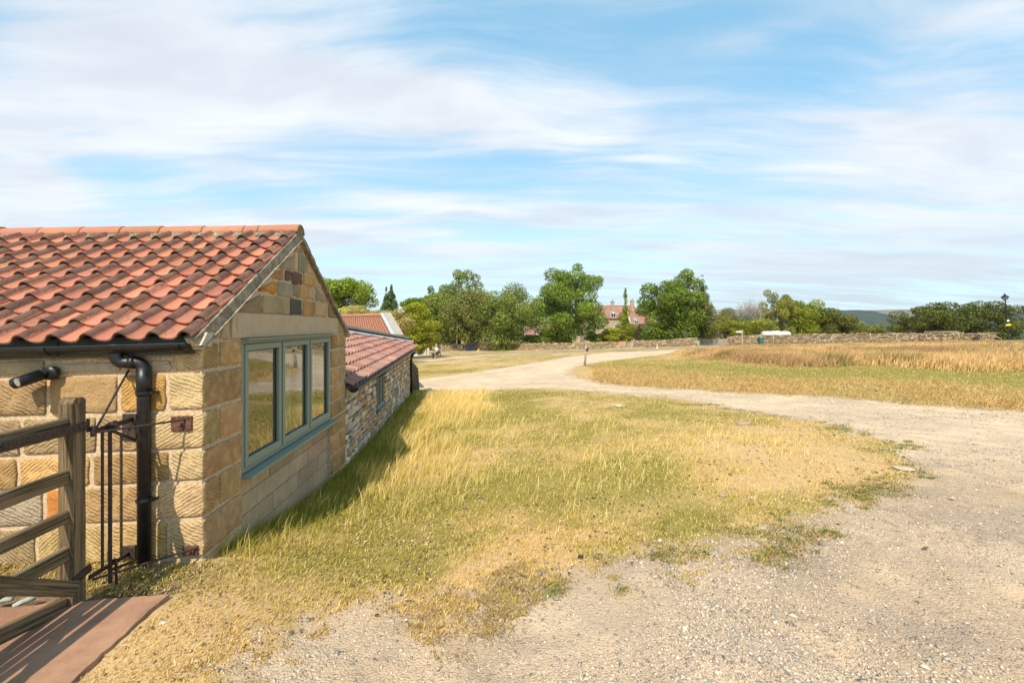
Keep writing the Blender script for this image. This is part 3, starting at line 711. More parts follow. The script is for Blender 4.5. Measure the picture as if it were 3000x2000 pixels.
# straw lying on the mown edge of the field
x, y, r = scatter(95000, 7, 30, 1.3, 10, 53); k = (rng.uniform(0, 1, len(x)) < np.clip(dryness(x, y) * 1.3 - .3, 0, 1)) & (gravelness(x, y) < .6) & (tallness(x, y) < .5) & (sdf(FIELDP, x, y) > -.2)
x, y = x[k], y[k]
stuff(blades('hay', x, y, rng.uniform(.06, .22, len(x)), (.005 + .0006 * r[k]), TAN * np.array([.86, .88, .92]) * rng.uniform(.45, 1.3, len(x))[:, None], 2.6, .3, (.4, .1)), 'loose hay and stubble along the edge of the field', 'hay')

def chips(name, x, y, s, cols, label, cat, flat=.55, lift=0.0):
    n = len(x); o = np.array([[1, 0, 0], [0, 1, 0], [-1, 0, 0], [0, -1, 0], [0, 0, 1], [0, 0, -1]], float)
    V = o[None] * s[:, None, None] * rng.uniform(.55, 1.25, (n, 6, 3)); V += rng.normal(0, .22, (n, 6, 3)) * s[:, None, None]
    V[:, :, 2] *= flat; a = rng.uniform(0, 2 * np.pi, n); ca, sa = np.cos(a)[:, None], np.sin(a)[:, None]
    X0, Y0 = V[:, :, 0] * 1.2, V[:, :, 1]; V[:, :, 0] = X0 * ca - Y0 * sa + x[:, None]; V[:, :, 1] = X0 * sa + Y0 * ca + y[:, None]
    gv = gravelness(x, y); z = G(x, y) + (fbm(x * 3, y * 3, 61, 3) - .5) * .03 * (1 + gv) - .02 * gv + lift
    V[:, :, 2] += (z + s * flat * .25)[:, None]
    Fa = (np.arange(n) * 6)[:, None, None] + np.array([[0, 1, 4], [1, 2, 4], [2, 3, 4], [3, 0, 4], [1, 0, 5], [2, 1, 5], [3, 2, 5], [0, 3, 5]])[None]
    return stuff(npobj(name, V.reshape(-1, 3), Fa.reshape(-1, 3), M['attr'], cols=np.repeat(cols, 6, 0)), label, cat)
x, y, r = scatter(330000, 1.7, 16, 1.8, -42, 53); g = gravelness(x, y); dens = fbm(x * .7, y * .7, 91, 3)
k = (g > .45) & (rng.uniform(0, 1, len(x)) < np.clip((dens - .3) * 2.6, .2, 1)); x, y, r = x[k], y[k], r[k]
sz = (.0026 + .0078 * rng.uniform(0, 1, len(x)) ** 3) * (1 + .05 * r); big = rng.uniform(0, 1, len(x)) < .010; sz = np.where(big, sz * 2.2, sz)
base = np.array([.60, .48, .355]); c = base * rng.uniform(.5, 1.15, len(x))[:, None]; grey = rng.uniform(0, 1, len(x)) < .24; c = np.where(grey[:, None], np.array([.30, .255, .215]) * rng.uniform(.6, 1.2, len(x))[:, None], c)
chips('gravel', x, y, sz, c, 'loose pale gravel chips over the track in the foreground', 'gravel')
# dry leaf litter by the gate and the corner of the building
n = 1500; lx = rng.uniform(-1.9, .3, n); ly = rng.uniform(-.55, -.03, n); x = HC.x + lx * math.cos(HA) - ly * math.sin(HA); y = HC.y + lx * math.sin(HA) + ly * math.cos(HA)
x2, y2, r2 = scatter(1500, 2.2, 5, 1.5, -42, -8); k = (gravelness(x2, y2) < .7) & ~footprint(x2, y2); x = np.append(x, x2[k]); y = np.append(y, y2[k])
k = ~((x < -2.16) & (y < 2.98)); x, y = x[k], y[k]
chips('leaf_litter', x, y, rng.uniform(.004, .012, len(x)), np.array([.46, .30, .15]) * rng.uniform(.4, 1.3, len(x))[:, None], 'dry brown leaves scattered between the gate post and the wall', 'leaves', .18, .008)
x, y, r = scatter(5200, 2.6, 15, 1.5, -22, 48); k = (gravelness(x, y) < .8) & ~footprint(x, y) & (fbm(x * 1.1, y * 1.1, 97, 3) > .46); x, y, r = x[k], y[k], r[k]
chips('leaf_litter', x, y, rng.uniform(.005, .013, len(x)) * (1 + .06 * r), np.where(rng.uniform(0, 1, len(x))[:, None] < .6, np.array([.16, .10, .055]), np.array([.60, .47, .30])) * rng.uniform(.6, 1.2, len(x))[:, None], 'dead leaves and crumbs of dung scattered through the turf', 'leaves', .3, .01)
# small stones and dark droppings, individually placed
def rock(name, label, cat, u, v, sx, sy, sz, col, mat='attr', group=None, sink=.25, seed=0):
    p = hitp(u, v); rs = random.Random(seed * 7 + int(u)); mb = MB(); prof = []
    V = []; nlat, nlon = 6, 11
    for i in range(nlat + 1):
        th = math.pi * i / nlat
        for k in range(nlon):
            ph = 2 * math.pi * k / nlon; q = 1 + rs.uniform(-.13, .13); sq = (abs(math.sin(th))) ** .7
            V.append((sq * math.cos(ph) * sx * q, sq * math.sin(ph) * sy * q, math.cos(th) * sz * q * (.9 if i < 3 else 1) + sz * (1 - 2 * sink)))
    Fc = [(i * nlon + k, i * nlon + nlon + k, i * nlon + nlon + (k + 1) % nlon, i * nlon + (k + 1) % nlon) for i in range(nlat) for k in range(nlon)]
    mb.add([Vector(q) * .55 if name != 'dropping' else Vector(q) * .6 for q in V], Fc, tuple(c * .85 for c in col)); o = mb.build(name, M[mat], smooth=True); o.location = p; o.rotation_euler = (0, 0, rs.uniform(-.4, .4)); tag(o, label, cat, group); return o
PALE = (.55, .45, .33)
rock('boulder', 'flat pinkish boulder at the near edge of the bending track', 'rock', 2180, 1243, .30, .16, .075, (.42, .28, .19))
rock('boulder', 'pale broken stone in the turf between the curving track and long grass', 'rock', 1812, 1190, .19, .14, .06, (.58, .50, .40))
rock('flat_stone', 'round worn stone sunk into the tip of the grass island', 'rock', 2650, 1372, .20, .18, .016, (.56, .44, .31), sink=.35)
rock('flat_stone', 'pale flat stone on the grass beside the red slab', 'rock', 478, 1826, .045, .03, .014, (.68, .58, .46))
rock('flat_stone', 'pale long stone edge showing in the bare patch above green tufts', 'rock', 2205, 1458, .10, .04, .014, PALE)
rock('flat_stone', 'grey stone beside another in the bare patch at mid lawn', 'rock', 2118, 1452, .08, .05, .014, (.42, .34, .26))
rock('flat_stone', 'small pale stone lying alone in the green middle of the turf', 'rock', 1782, 1503, .04, .03, .012, PALE)
rock('flat_stone', 'brown stone below the straw patch left of the gravel', 'rock', 1548, 1532, .09, .05, .02, (.35, .25, .18))
rock('pebble', 'white round pebble where turf meets gravel in front of the house', 'pebble', 1676, 1655, .014, .012, .011, (.74, .70, .62))
rock('pebble', 'white pebble near the bottom edge of the turf', 'pebble', 1189, 1816, .016, .013, .01, (.74, .70, .62))
rock('pebble', 'pale pebble by the slab corner', 'pebble', 482, 1728, .018, .014, .011, (.68, .6, .5))
rock('pebble', 'pale loose stone alone on the grey gravel at right', 'pebble', 2871, 1534, .028, .02, .014, (.66, .60, .52))
rock('pebble', 'buff flat stone on the gravel beside the darker patch', 'pebble', 2790, 1460, .05, .03, .014, (.56, .46, .34))
rock('wood_chip', 'brown strip of bark lying on the gravel at right', 'bark', 2712, 1604, .06, .022, .008, (.19, .115, .07))
DK = (.045, .032, .024)
for u, v, lab in ((1590, 1347, 'dark dropping in the turf left of the middle'), (2139, 1391, 'dark dropping on the straw patch at the end of the turf'),
                  (2443, 1275, 'black dropping near the inner edge of the track bend'), (1701, 1632, 'dark lump at the edge of the bare straw patch'),
                  (2645, 1180, 'left one of two black droppings on the field side of the track'), (2663, 1174, 'right one of two black droppings on the field side of the track')):
    rock('dropping', lab, 'dropping', u, v, .035, .028, .02, DK, seed=3)

# ------------------------------------------------------------------ stone outbuilding (local frame at its near corner)
SH = .026
HW = 3.72; HL = 6.0
def shear(v): return Vector((v[0], v[1], v[2] + SH * v[0]))
def Lw(u, v, yp):
    """photo point on the plane y'=yp of the house frame"""
    o = HI @ Vector((0, 0, E)); d = (HI.to_3x3() @ Vector(((u - 1500) / F, 1, -(v - HV) / F)))
    k = (yp - o.y) / d.y; p = o + d * k; return Vector((p.x, yp, p.z - SH * p.x))
def Lg(u, v, xp=0.0):
    o = HI @ Vector((0, 0, E)); d = (HI.to_3x3() @ Vector(((u - 1500) / F, 1, -(v - HV) / F)))
    k = (xp - o.x) / d.x; p = o + d * k; return Vector((xp, p.y, p.z - SH * xp))
EZ = E - .10; AZ_ = E + 1.03; MID = HW / 2          # wall head at the eaves and at the apex
def roofz(y): return EZ + (AZ_ - EZ) * (1 - abs(y - MID) / MID)
house = thing('stone_outbuilding', 'honey sandstone outbuilding with orange pantile roof and sage green window, nearest at left', 'building', HC, HA)
PAL = [(.52, .33, .15), (.58, .385, .18), (.45, .275, .12), (.55, .34, .14), (.42, .28, .15), (.60, .43, .23), (.55, .28, .09)]
def stone(mb, quad, frame, proud=.015, tool=None, c=None, ins=.008, js=.004):
    """one dressed stone: quad of (a,z) corners counter-clockwise seen from outside"""
    o, A, N = frame; c = c or jit(random.choice(PAL), .12, .13)
    cx = sum(p[0] for p in quad) / 4; cz = sum(p[1] for p in quad) / 4; out = []
    for i in range(4):
        p, q_ = Vector(quad[i]), Vector(quad[(i + 1) % 4]); L = (q_ - p).length; e_ = min(.2, .012 / max(L, .01))
        for f in (e_, .3, .55, .8, 1 - e_):
            out.append(p.lerp(q_, f) + Vector((random.gauss(0, js), random.gauss(0, js))) * (.6 if f < .1 or f > .9 else 1))
    n = len(out); V = []; st = []; k = tool if tool is not None else random.choice((-.7, .7, 1.1, -1.1, .5))
    rr = (( -.02, 0), (proud * .35, .001), (proud * .8, ins * .35), (proud, ins), (proud + .004, .05))
    for d_, i_ in rr:
        for w_ in out:
            dd = Vector((cx, cz)) - w_; w2 = w_ + Vector((math.copysign(min(i_, abs(dd.x) * .5), dd.x), math.copysign(min(i_, abs(dd.y) * .5), dd.y)))
            V.append(o + A * w2.x + Vector((0, 0, w2.y)) + N * (d_ + random.gauss(0, .0015))); st.append((w2.x - cx, w2.y - cz, k))
    V.append(o + A * cx + Vector((0, 0, cz)) + N * (proud + random.uniform(0, .008))); st.append((0, 0, k))
    Fc = []
    for r_ in range(4):
        for j in range(n): Fc.append((r_ * n + j, r_ * n + (j + 1) % n, r_ * n + n + (j + 1) % n, r_ * n + n + j))
    for j in range(n): Fc.append((4 * n + j, 4 * n + (j + 1) % n, 5 * n))
    mb.add(V, Fc, c, st)
# -- eaves wall (faces the camera), coordinate a runs left to right, corner at a=0
FW = (Vector((0, 0, 0)), Vector((1, 0, 0)), Vector((0, -1, 0)))
FG = (Vector((0, 0, 0)), Vector((0, 1, 0)), Vector((1, 0, 0)))
zc = [E - .345, E - .645, E - .937, E - 1.185, E - 1.465, E - 1.77, E - 2.1]
rows = [(EZ + .0, zc[0])] + list(zip(zc[:-1], zc[1:]))
quo = [.22, .26, .46, .24, .44, .25, .4]
mb = MB(); mo = MB(); g_ = .016
specials = {(1, 1): ((.52, .30, .10), 1.1), (4, 2): ((.55, .22, .06), 0), (1, 2): ((.42, .27, .13), 0), (4, 3): ((.46, .37, .26), .7), (4, 4): ((.55, .34, .13), .5), (2, 2): ((.40, .29, .15), -.7)}
for r_, (z1, z0) in enumerate(rows):
    a = .014; k = 0
    while a > -HL + .3:
        wdt = quo[r_] if k == 0 else random.uniform(.26, .58); a0 = a - wdt
        if r_ == 4 and k == 2: a0 = a - .26
        c, tl_ = specials.get((r_, k), (None, None))
        if k == 0: c = jit((.62, .44, .23), .05, .06)
        if r_ == 0 and k: # irregular top course of two thin layers
            zm = z0 + (z1 - z0) * random.uniform(.4, .6)
            stone(mb, [(a0 + g_, z0 + g_), (a - g_, z0 + g_), (a - g_, zm - g_), (a0 + g_, zm - g_)], FW, tool=0, c=jit((.46, .37, .24)))
            stone(mb, [(a0 + g_, zm + g_ * .6), (a - g_, zm + g_ * .6), (a - g_, z1), (a0 + g_, z1)], FW, tool=.7, c=jit((.42, .33, .20)))
        else: stone(mb, [(a0 + g_, z0 + g_), (a - g_ * (k > 0), z0 + g_), (a - g_ * (k > 0), z1 - g_), (a0 + g_, z1 - g_)], FW, tool=tl_, c=c)
        a = a0; k += 1
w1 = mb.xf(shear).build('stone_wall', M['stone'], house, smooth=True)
mo.box(-HL, 0, 0, .22, -.5, EZ - .02); mo.box(-HL, -.23, HW - .22, HW, -1.2, EZ); mo.box(-HL, -HL + .22, .221, HW - .221, -.8, EZ)
mo.xf(shear).build('mortar_bed', M['mortar'], w1)
# -- gable wall
WY0, WY1, WZ0, WZ1 = .577, 3.01, E - 1.325, E - .118
mb = MB()
for r_, (z1, z0) in enumerate(rows):
    js = [0, .21, WY0] if r_ in (0, 2, 4) else [0, WY0]
    if r_ == 0: z1 = E - .12
    for p, q_ in zip(js[:-1], js[1:]):
        stone(mb, [(p + g_ * (p > 0), z0 + g_), (q_ - g_, z0 + g_), (q_ - g_, z1 - g_), (p + g_ * (p > 0), z1 - g_)], FG, c=jit((.50, .31, .145), .14, .22))
stone(mb, [(.03, E - .10), (.20, E - .10), (.20, E + .00), (.10, E - .02)], FG, c=jit((.34, .24, .13)), tool=0)
stone(mb, [(.225, E - .11), (.37, E - .11), (.37, E + .09), (.30, E + .07)], FG, c=jit((.40, .30, .17)), tool=0)
zr = [E - .12, E - .345, E - .62, E - .86, E - 1.10, E - 1.33, E - 1.60, E - 1.88, E - 2.15, E - 2.45]
for i, (z1, z0) in enumerate(zip(zr[:-1], zr[1:])):
    js = ([WY1, WY1 + .30, WY1 + .40, HW] if i == 0 else [WY1, WY1 + .42, HW] if i % 2 == 0 else [WY1, HW])
    for p, q_ in zip(js[:-1], js[1:]): stone(mb, [(p + g_, z0 + g_), (q_ - g_ * (q_ < HW), z0 + g_), (q_ - g_ * (q_ < HW), z1 - g_), (p + g_, z1 - g_)], FG, c=jit((.50, .31, .145), .14, .22))
stone(mb, [(3.31, E - .105), (3.70, E - .105), (3.66, E - .03), (3.31, E + .12)], FG, c=jit((.34, .25, .13)), tool=0)
BR, GY, OR, PU, OC, TN = (.32, .225, .13), (.34, .28, .19), (.48, .22, .06), (.17, .095, .075), (.45, .27, .11), (.50, .36, .19)
tri = [(415, 665, 740, 935, BR), (680, 925, 785, 940, (.36, .28, .16)), (935, 1040, 805, 950, (.12, .105, .085)), (1055, 1150, 820, 955, OC), (1160, 1280, 840, 960, TN), (1290, 1360, 850, 965, BR),
       (645, 805, 630, 745, OR), (820, 955, 650, 780, GY), (970, 1015, 675, 780, (.28, .25, .15)), (1022, 1098, 690, 795, OC), (1105, 1165, 705, 805, TN), (1172, 1285, 715, 825, GY),
       (762, 868, 520, 620, OC), (885, 938, 540, 635, PU), (950, 1042, 560, 665, PU), (1055, 1145, 590, 680, OC), (1155, 1222, 610, 695, TN),
       (825, 965, 380, 525, GY), (975, 1003, 370, 545, TN), (1010, 1080, 390, 560, (.30, .27, .19)), (1095, 1165, 440, 580, TN), (960, 1040, 280, 360, BR)]
for x0, x1, y0, y1, c in tri:
    U0, U1 = 550 + x0 / 3.136, 550 + x1 / 3.136; pts = []
    zb = [Lg((U0 + U1) / 2, 620 + y1 / 3.136), Lg((U0 + U1) / 2, 620 + y0 / 3.136)]
    ya, yb = Lg(U0, 900).y, Lg(U1, 900).y
    for yy, zz in ((ya, zb[0].z), (yb, zb[0].z), (yb, zb[1].z), (ya, zb[1].z)): pts.append((yy + random.gauss(0, .006), min(zz, roofz(yy) - .06)))
    if pts[2][1] - pts[1][1] < .03: pts[2] = (pts[2][0], pts[1][1] + .03)
    if pts[3][1] - pts[0][1] < .03: pts[3] = (pts[3][0], pts[0][1] + .03)
    stone(mb, pts, FG, tool=0, c=jit(c, .08, .08), js=.006)
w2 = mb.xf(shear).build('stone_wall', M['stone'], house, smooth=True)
mo = MB()
mo.box(-.22, 0, .221, WY0, -.7, E - .12); mo.box(-.22, 0, WY1, HW, -1.2, E - .12)
mo.prism([(0.0, E - .119), (HW, E - .119), (HW, EZ), (MID, AZ_), (0, EZ)], 0, -.22, 0)
mo.xf(shear).build('mortar_bed', M['mortar'], w2)
mb = MB(); zz = E - 1.375; 
mb.box(-.22, -.045, WY0 + .001, WY1 - .001, -1.0, WZ0 - .03, (.42, .36, .27))
for i, hgt in enumerate((.17, .19, .20, .22, .24)):
    a = WY0 + .004 - (.3 if i % 2 else 0)
    while a < WY1:
        L = random.uniform(.55, .8); b_ = min(a + L, WY1 - .004); aa = max(a, WY0 + .004)
        if b_ - aa > .05: mb.box(-.05, -.030 + random.uniform(-.002, .002), aa + .004, b_ - .004, zz - hgt + .008, zz, jit((.42, .29, .175), .06, .14), b=.003)
        a += L
    zz -= hgt
mb.xf(shear).build('ashlar_panel', M['ashlar'], house)
mb = MB(); mb.box(-.02, .026, .385, 3.29, E - .107, E + .118, b=.006); mb.xf(shear).build('lintel', M['lintel'], house)
# -- window
win = MB(); fx = .004
def fbox(mb, y0, y1, z0, z1, x0, x1, b=.003): mb.box(x0, x1, y0, y1, z0, z1, b=b)
fw = .045; z0, z1 = WZ0, WZ1
fbox(win, WY0, WY1, z1 - fw, z1, -.09, fx); fbox(win, WY0, WY1, z0, z0 + fw, -.09, fx)
fbox(win, WY0, WY0 + fw, z0 + fw, z1 - fw, -.09, fx); fbox(win, WY1 - fw, WY1, z0 + fw, z1 - fw, -.09, fx)
LY = [WY0 + fw, 1.397, 2.205, WY1 - fw]
for m_ in LY[1:3]: fbox(win, m_ - .018, m_ + .018, z0 + fw, z1 - fw, -.09, fx - .004)
window = win.xf(shear).build('window', M['sage'], house)
mb = MB(); V8 = [(-.03, WZ1 - .002), (.07, WZ1 - .010), (.072, WZ1 + .004), (-.03, WZ1 + .012)]
mb.prism([(p, q_) for p, q_ in V8], 1, WY0 - .01, WY1 + .01); mb.xf(shear).build('drip_bar', M['sage'], window)
mb = MB(); mb.prism([(-.09, WZ0 - .034), (.095, WZ0 - .046), (.095, WZ0 - .018), (-.09, WZ0 - .002)], 1, WY0 - .012, WY1 + .075)
mb.xf(shear).build('sill', M['sage'], window)
for i in range(3):
    a, b_ = LY[i] + (.018 if i else .002), LY[i + 1] - (.018 if i < 2 else .002); zz0, zz1 = z0 + fw + .003, z1 - fw - .003; s_ = .058
    mb = MB(); X0, X1 = -.05, .014
    fbox(mb, a, b_, zz1 - s_, zz1, X0, X1); fbox(mb, a, b_, zz0, zz0 + s_ + .012, X0, X1)
    fbox(mb, a, a + s_, zz0 + s_ + .012, zz1 - s_, X0, X1); fbox(mb, b_ - s_, b_, zz0 + s_ + .012, zz1 - s_, X0, X1)
    mb.xf(shear).build('sash', M['sage'], window)
    mb = MB(); q0, q1, r0, r1 = a + s_, b_ - s_, zz0 + s_ + .012, zz1 - s_
    for bx in ((q0, q0 + .01, r0, r1), (q1 - .01, q1, r0, r1), (q0 + .01, q1 - .01, r0, r0 + .01), (q0 + .01, q1 - .01, r1 - .01, r1)): mb.box(-.03, -.015, *bx)
    mb.xf(shear).build('glazing_seal', M['seal'], window)
    mb = MB(); mb.add([(-.02, q0, r0), (-.02, q1, r0), (-.02, q1, r1), (-.02, q0, r1)], [(0, 1, 2, 3)]); mb.xf(shear).build('glass_pane', M['glass'], window)
for ya, yb in ((1.82, 2.12), (2.3, 2.95)):
    mb = MB(); n = 40; V = []
    for i in range(n):
        f = i / (n - 1); yy = ya + (yb - ya) * f; xx = -.20 + .022 * math.sin(i * 1.1)
        V += [(xx, yy, WZ0 - .1), (xx + .004, yy, WZ1 + .02)]
    mb.add(V, [(2 * i, 2 * i + 2, 2 * i + 3, 2 * i + 1) for i in range(n - 1)]); mb.xf(shear).build('curtain', M['curtain'], window, smooth=True)
# -- roof: real pantiles
TW = .2235; slope = Vector((0, MID, AZ_ - EZ)); SL = slope.length; pit = math.atan2(AZ_ - EZ, MID)
PROF = [(0, .013), (.07, .002), (.18, -.007), (.31, -.010), (.43, -.005), (.53, .010), (.62, .032), (.70, .047), (.78, .053), (.86, .049), (.93, .037), (.98, .022), (1.0, .012)]
def tiles(side):
    mb = MB(); nr = 10; ov = .155; tot = SL + ov - .10; gau = tot / nr; ncol = int(HL / TW) + 1
    d = Vector((0, math.cos(pit) * side, math.sin(pit))); nrm = Vector((0, -math.sin(pit) * side, math.cos(pit)))
    o = Vector((0, (0 if side > 0 else HW), EZ + .075)) - d * ov
    for c in range(ncol):
        for r_ in range(nr):
            col = jit((.47, .195, .12) if random.random() < .7 else (.39, .155, .10), .10, .14); age = random.random(); V = []; st = []
            jx = random.gauss(0, .003); js = random.gauss(0, .004); jn = random.gauss(0, .0015)
            x1 = .012 - c * TW; L = gau + .05; npf = len(PROF); m = 4
            for lay in (0, -.013):
                for k in range(m):
                    f = k / (m - 1); s_ = r_ * gau + f * L + js
                    for w_, h_ in PROF:
                        lift = .034 * (1 - f)
                        V.append(o + Vector((x1 - TW + w_ * TW + jx, 0, 0)) + d * s_ + nrm * (h_ + lift + lay + jn)); st.append((h_, age, 0))
            Fc = []; N0 = npf * m
            for k in range(m - 1):
                for i in range(npf - 1):
                    a = k * npf + i; Fc.append((a, a + 1, a + npf + 1, a + npf)); b_ = a + N0; Fc.append((b_, b_ + npf, b_ + npf + 1, b_ + 1))
            for i in range(npf - 1): Fc.append((i, N0 + i, N0 + i + 1, i + 1))
            for k in range(m - 1):
                a = k * npf + npf - 1; Fc.append((a, N0 + a, N0 + a + npf, a + npf)); a = k * npf; Fc.append((a, a + npf, N0 + a + npf, N0 + a))
            mb.add(V, Fc, col, st)
    return mb
mb = tiles(1); m2 = tiles(-1); mb.add(m2.V, m2.F); mb.C[-len(m2.V):] = m2.C; mb.st[-len(m2.V):] = m2.st
roof = mb.xf(shear).build('roof', M['tile'], house, smooth=False)
# under-roof deck closes the room
mb = MB(); t0 = .035
mb.prism([(-.03, EZ + .0), (MID, AZ_ + .02), (HW + .03, EZ + .0), (HW + .03, EZ + t0), (MID, AZ_ + .02 + t0), (-.03, EZ + t0)], 0, -HL, -.012)
mb.xf(shear).build('roof_deck', M['void'], roof)
RZ = AZ_ + .075
x = .035; i = 0
while x > -HL:
    L = (.45, .165, .45)[min(i, 2)] if i < 3 else random.uniform(.42, .46); mb = MB(); V = []; n = 12; rr = .108 + random.uniform(-.002, .002); jz = random.gauss(0, .004)
    for xx, r2 in ((x, rr), (x - .015, rr + .003), (x - L + .03, rr - .004), (x - L + .004, rr - .006)):
        for q0 in (0, -.016):
            for k in range(n + 1):
                a = math.pi * k / n; V.append((xx, MID + (r2 + q0) * math.cos(a) * 1.02, RZ + jz - .03 + (r2 + q0) * math.sin(a)))
    w_ = n + 1; Fc = []
    for j in range(3):
        for k in range(n):
            a = j * 2 * w_ + k; Fc.append((a, a + 2 * w_, a + 2 * w_ + 1, a + 1)); b_ = a + w_; Fc.append((b_, b_ + 1, b_ + 2 * w_ + 1, b_ + 2 * w_))
    for k in range(n): Fc.append((k, k + 1, k + 1 + w_, k + w_)); a = 6 * w_ + k; Fc.append((a, a + w_, a + w_ + 1, a + 1))
    for j in range(3):
        a = j * 2 * w_; Fc.append((a, a + w_, a + 3 * w_, a + 2 * w_)); a += w_ - 1; Fc.append((a, a + 2 * w_, a + 3 * w_, a + w_))
    mb.add(V, Fc, jit((.41, .17, .105), .12, .12), [(.0, .25, 0)] * len(V)); mb.xf(shear).build('ridge_tile', M['tile'], roof, smooth=True); x -= L; i += 1
mb = MB(); n = 90
for sd in (-1, 1):
    V = []
    for i in range(n):
        xx = .01 - (HL - .02) * i / (n - 1); j_ = .012 * math.sin(xx * 2 * math.pi / TW) + random.uniform(-.006, .006)
        V += [(xx, MID + sd * .100, RZ - .012), (xx, MID + sd * (.165 + j_), RZ - .085), (xx, MID + sd * (.165 + j_), RZ - .15)]
    Fc = []
    for i in range(n - 1):
        for k in (0, 1): a = 3 * i + k; Fc.append((a, a + 1, a + 4, a + 3) if sd < 0 else (a, a + 3, a + 4, a + 1))
    mb.add(V, Fc)
mb.prism([(MID - .09, RZ - .1), (MID + .09, RZ - .1), (MID + .085, RZ - .01), (MID + .05, RZ + .05), (MID, RZ + .065), (MID - .05, RZ + .05), (MID - .085, RZ - .01)], 0, -.1, .03)
mb.xf(shear).build('ridge_bedding', M['bed'], roof)
mb = MB()
for sd in (1, -1):
    y0 = -.02 if sd > 0 else HW + .02; n = 26; V = []
    d = Vector((0, math.cos(pit) * sd, math.sin(pit))); nrm = Vector((0, -math.sin(pit) * sd, math.cos(pit)))
    o = Vector((0, y0, EZ + .0)) - d * .09
    for i in range(n):
        s_ = (SL + .07) * i / (n - 1); ja = random.uniform(-.005, .005); p = o + d * s_
        V += [p + Vector((-.03, 0, 0)) + nrm * (-.035), p + Vector((.055, 0, 0)) + nrm * (-.035), p + Vector((.060, 0, 0)) + nrm * -.024, p + Vector((.040 + ja, 0, 0)) + nrm * -.02,
              p + Vector((.030 + ja, 0, 0)) + nrm * (.064 + ja), p + Vector((-.05, 0, 0)) + nrm * .075]
    Fc = [(0, 1, 2, 3, 4, 5), tuple(range(6 * n - 1, 6 * n - 7, -1))]
    for i in range(n - 1):
        for k in range(6): a = 6 * i; Fc.append((a + k, a + (k + 1) % 6, a + 6 + (k + 1) % 6, a + 6 + k))
    mb.add(V, Fc)
mb.xf(shear).build('verge', M['verge'], house)
# kneeler stones at the feet of the verge
mb = MB(); mb.prism([(-.10, EZ - .045), (.03, EZ - .06), (.06, EZ + .05), (-.02, EZ + .05)], 0, -.05, .052, (.46, .40, .30)); mb.xf(shear).build('kneeler', M['coping'], house); mb = MB(); mb.prism([(HW + .07, EZ - .08), (HW - .03, EZ - .06), (HW - .06, EZ + .05), (HW + .02, EZ + .03)], 0, -.05, .05, (.34, .28, .2))
mb.xf(shear).build('kneeler', M['coping'], house)
# -- fascia, gutter, downpipe on the eaves wall
mb = MB(); mb.box(-HL, -.035, -.050, -.024, EZ - .11, EZ + .03); mb.xf(shear).build('fascia', M['dark_sage'], house)
gz_ = EZ - .028; gy_ = -.112; gr_ = .056
mb = MB(); V = []; n = 12
for xx in (-HL, -.02):
    for rr in (gr_, gr_ - .004):
        for k in range(n + 1):
            a = math.pi + math.pi * k / n; V.append((xx, gy_ + rr * math.cos(a), gz_ + rr * math.sin(a) * .95))
w_ = n + 1; Fc = []
for k in range(n): Fc += [(k, k + 1, 2 * w_ + k + 1, 2 * w_ + k), (w_ + k, 3 * w_ + k, 3 * w_ + k + 1, w_ + k + 1)]
Fc += [(0, 2 * w_, 3 * w_, w_), (n, w_ + n, 3 * w_ + n, 2 * w_ + n), tuple(range(2 * w_, 3 * w_))]
mb.add(V, Fc); mb.tube([(-HL, gy_ - gr_, gz_ + .002), (-.02, gy_ - gr_, gz_ + .002)], .0045, 6)
gut = mb.xf(shear).build('gutter', M['black'], house, smooth=False)
for u in (60, 143, 530, -150, -400):
    px_ = Lw(max(u, -400), 1000, gy_).x if u != 60 else None
    if px_ is None: continue
    mb = MB(); V = []
    for xx in (px_ - .018, px_ + .018):
        for rr in (gr_ + .007, gr_ + .001):
            for k in range(n + 1):
                a = math.pi + math.pi * k / n; V.append((xx, gy_ + rr * math.cos(a), gz_ + .003 + rr * math.sin(a)))
    Fc = []
    for k in range(n): Fc += [(k, k + 1, 2 * w_ + k + 1, 2 * w_ + k), (k, w_ + k, w_ + k + 1, k + 1), (2 * w_ + k, 2 * w_ + k + 1, 3 * w_ + k + 1, 3 * w_ + k)]
    mb.add(V, Fc); mb.box(px_ - .012, px_ + .012, -.06, -.05, gz_ - .07, gz_ + .03); mb.xf(shear).build('gutter_bracket', M['black'], gut)
ctl = [(338, 1008, -.112), (338, 1030, -.112), (339, 1043, -.110), (345, 1055, -.104), (356, 1062, -.096), (372, 1062, -.085), (395, 1061, -.072), (410, 1064, -.064), (419, 1073, -.060), (421, 1085, -.060), (421, 1120, -.060), (422, 1670, -.060)]
mb = MB(); mb.tube([Lw(*c) for c in ctl], .0425, 18); mb.tube([Lw(421, 1076, -.06), Lw(421, 1158, -.06)], .0465, 18); mb.tube([Lw(338, 1010, -.112), Lw(338, 1034, -.112)], .047, 18)
mb.tube([Lw(378, 1062, -.083), Lw(397, 1061, -.072)], .0465, 18)
dp = mb.xf(shear).build('downpipe', M['black'], house, smooth=True)
for v in (1150, 1463):
    c = Lw(421, v, -.06); mb = MB(); mb.lathe([(.047, -.012), (.050, -.010), (.050, .010), (.047, .012)], 18, o=c); mb.box(c.x + .03, c.x + .085, -.075, -.025, c.z - .008, c.z + .008); mb.tube([(c.x + .075, -.09, c.z), (c.x + .075, -.0, c.z)], .007, 8)
    mb.xf(shear).build('pipe_clip', M['black'], dp)
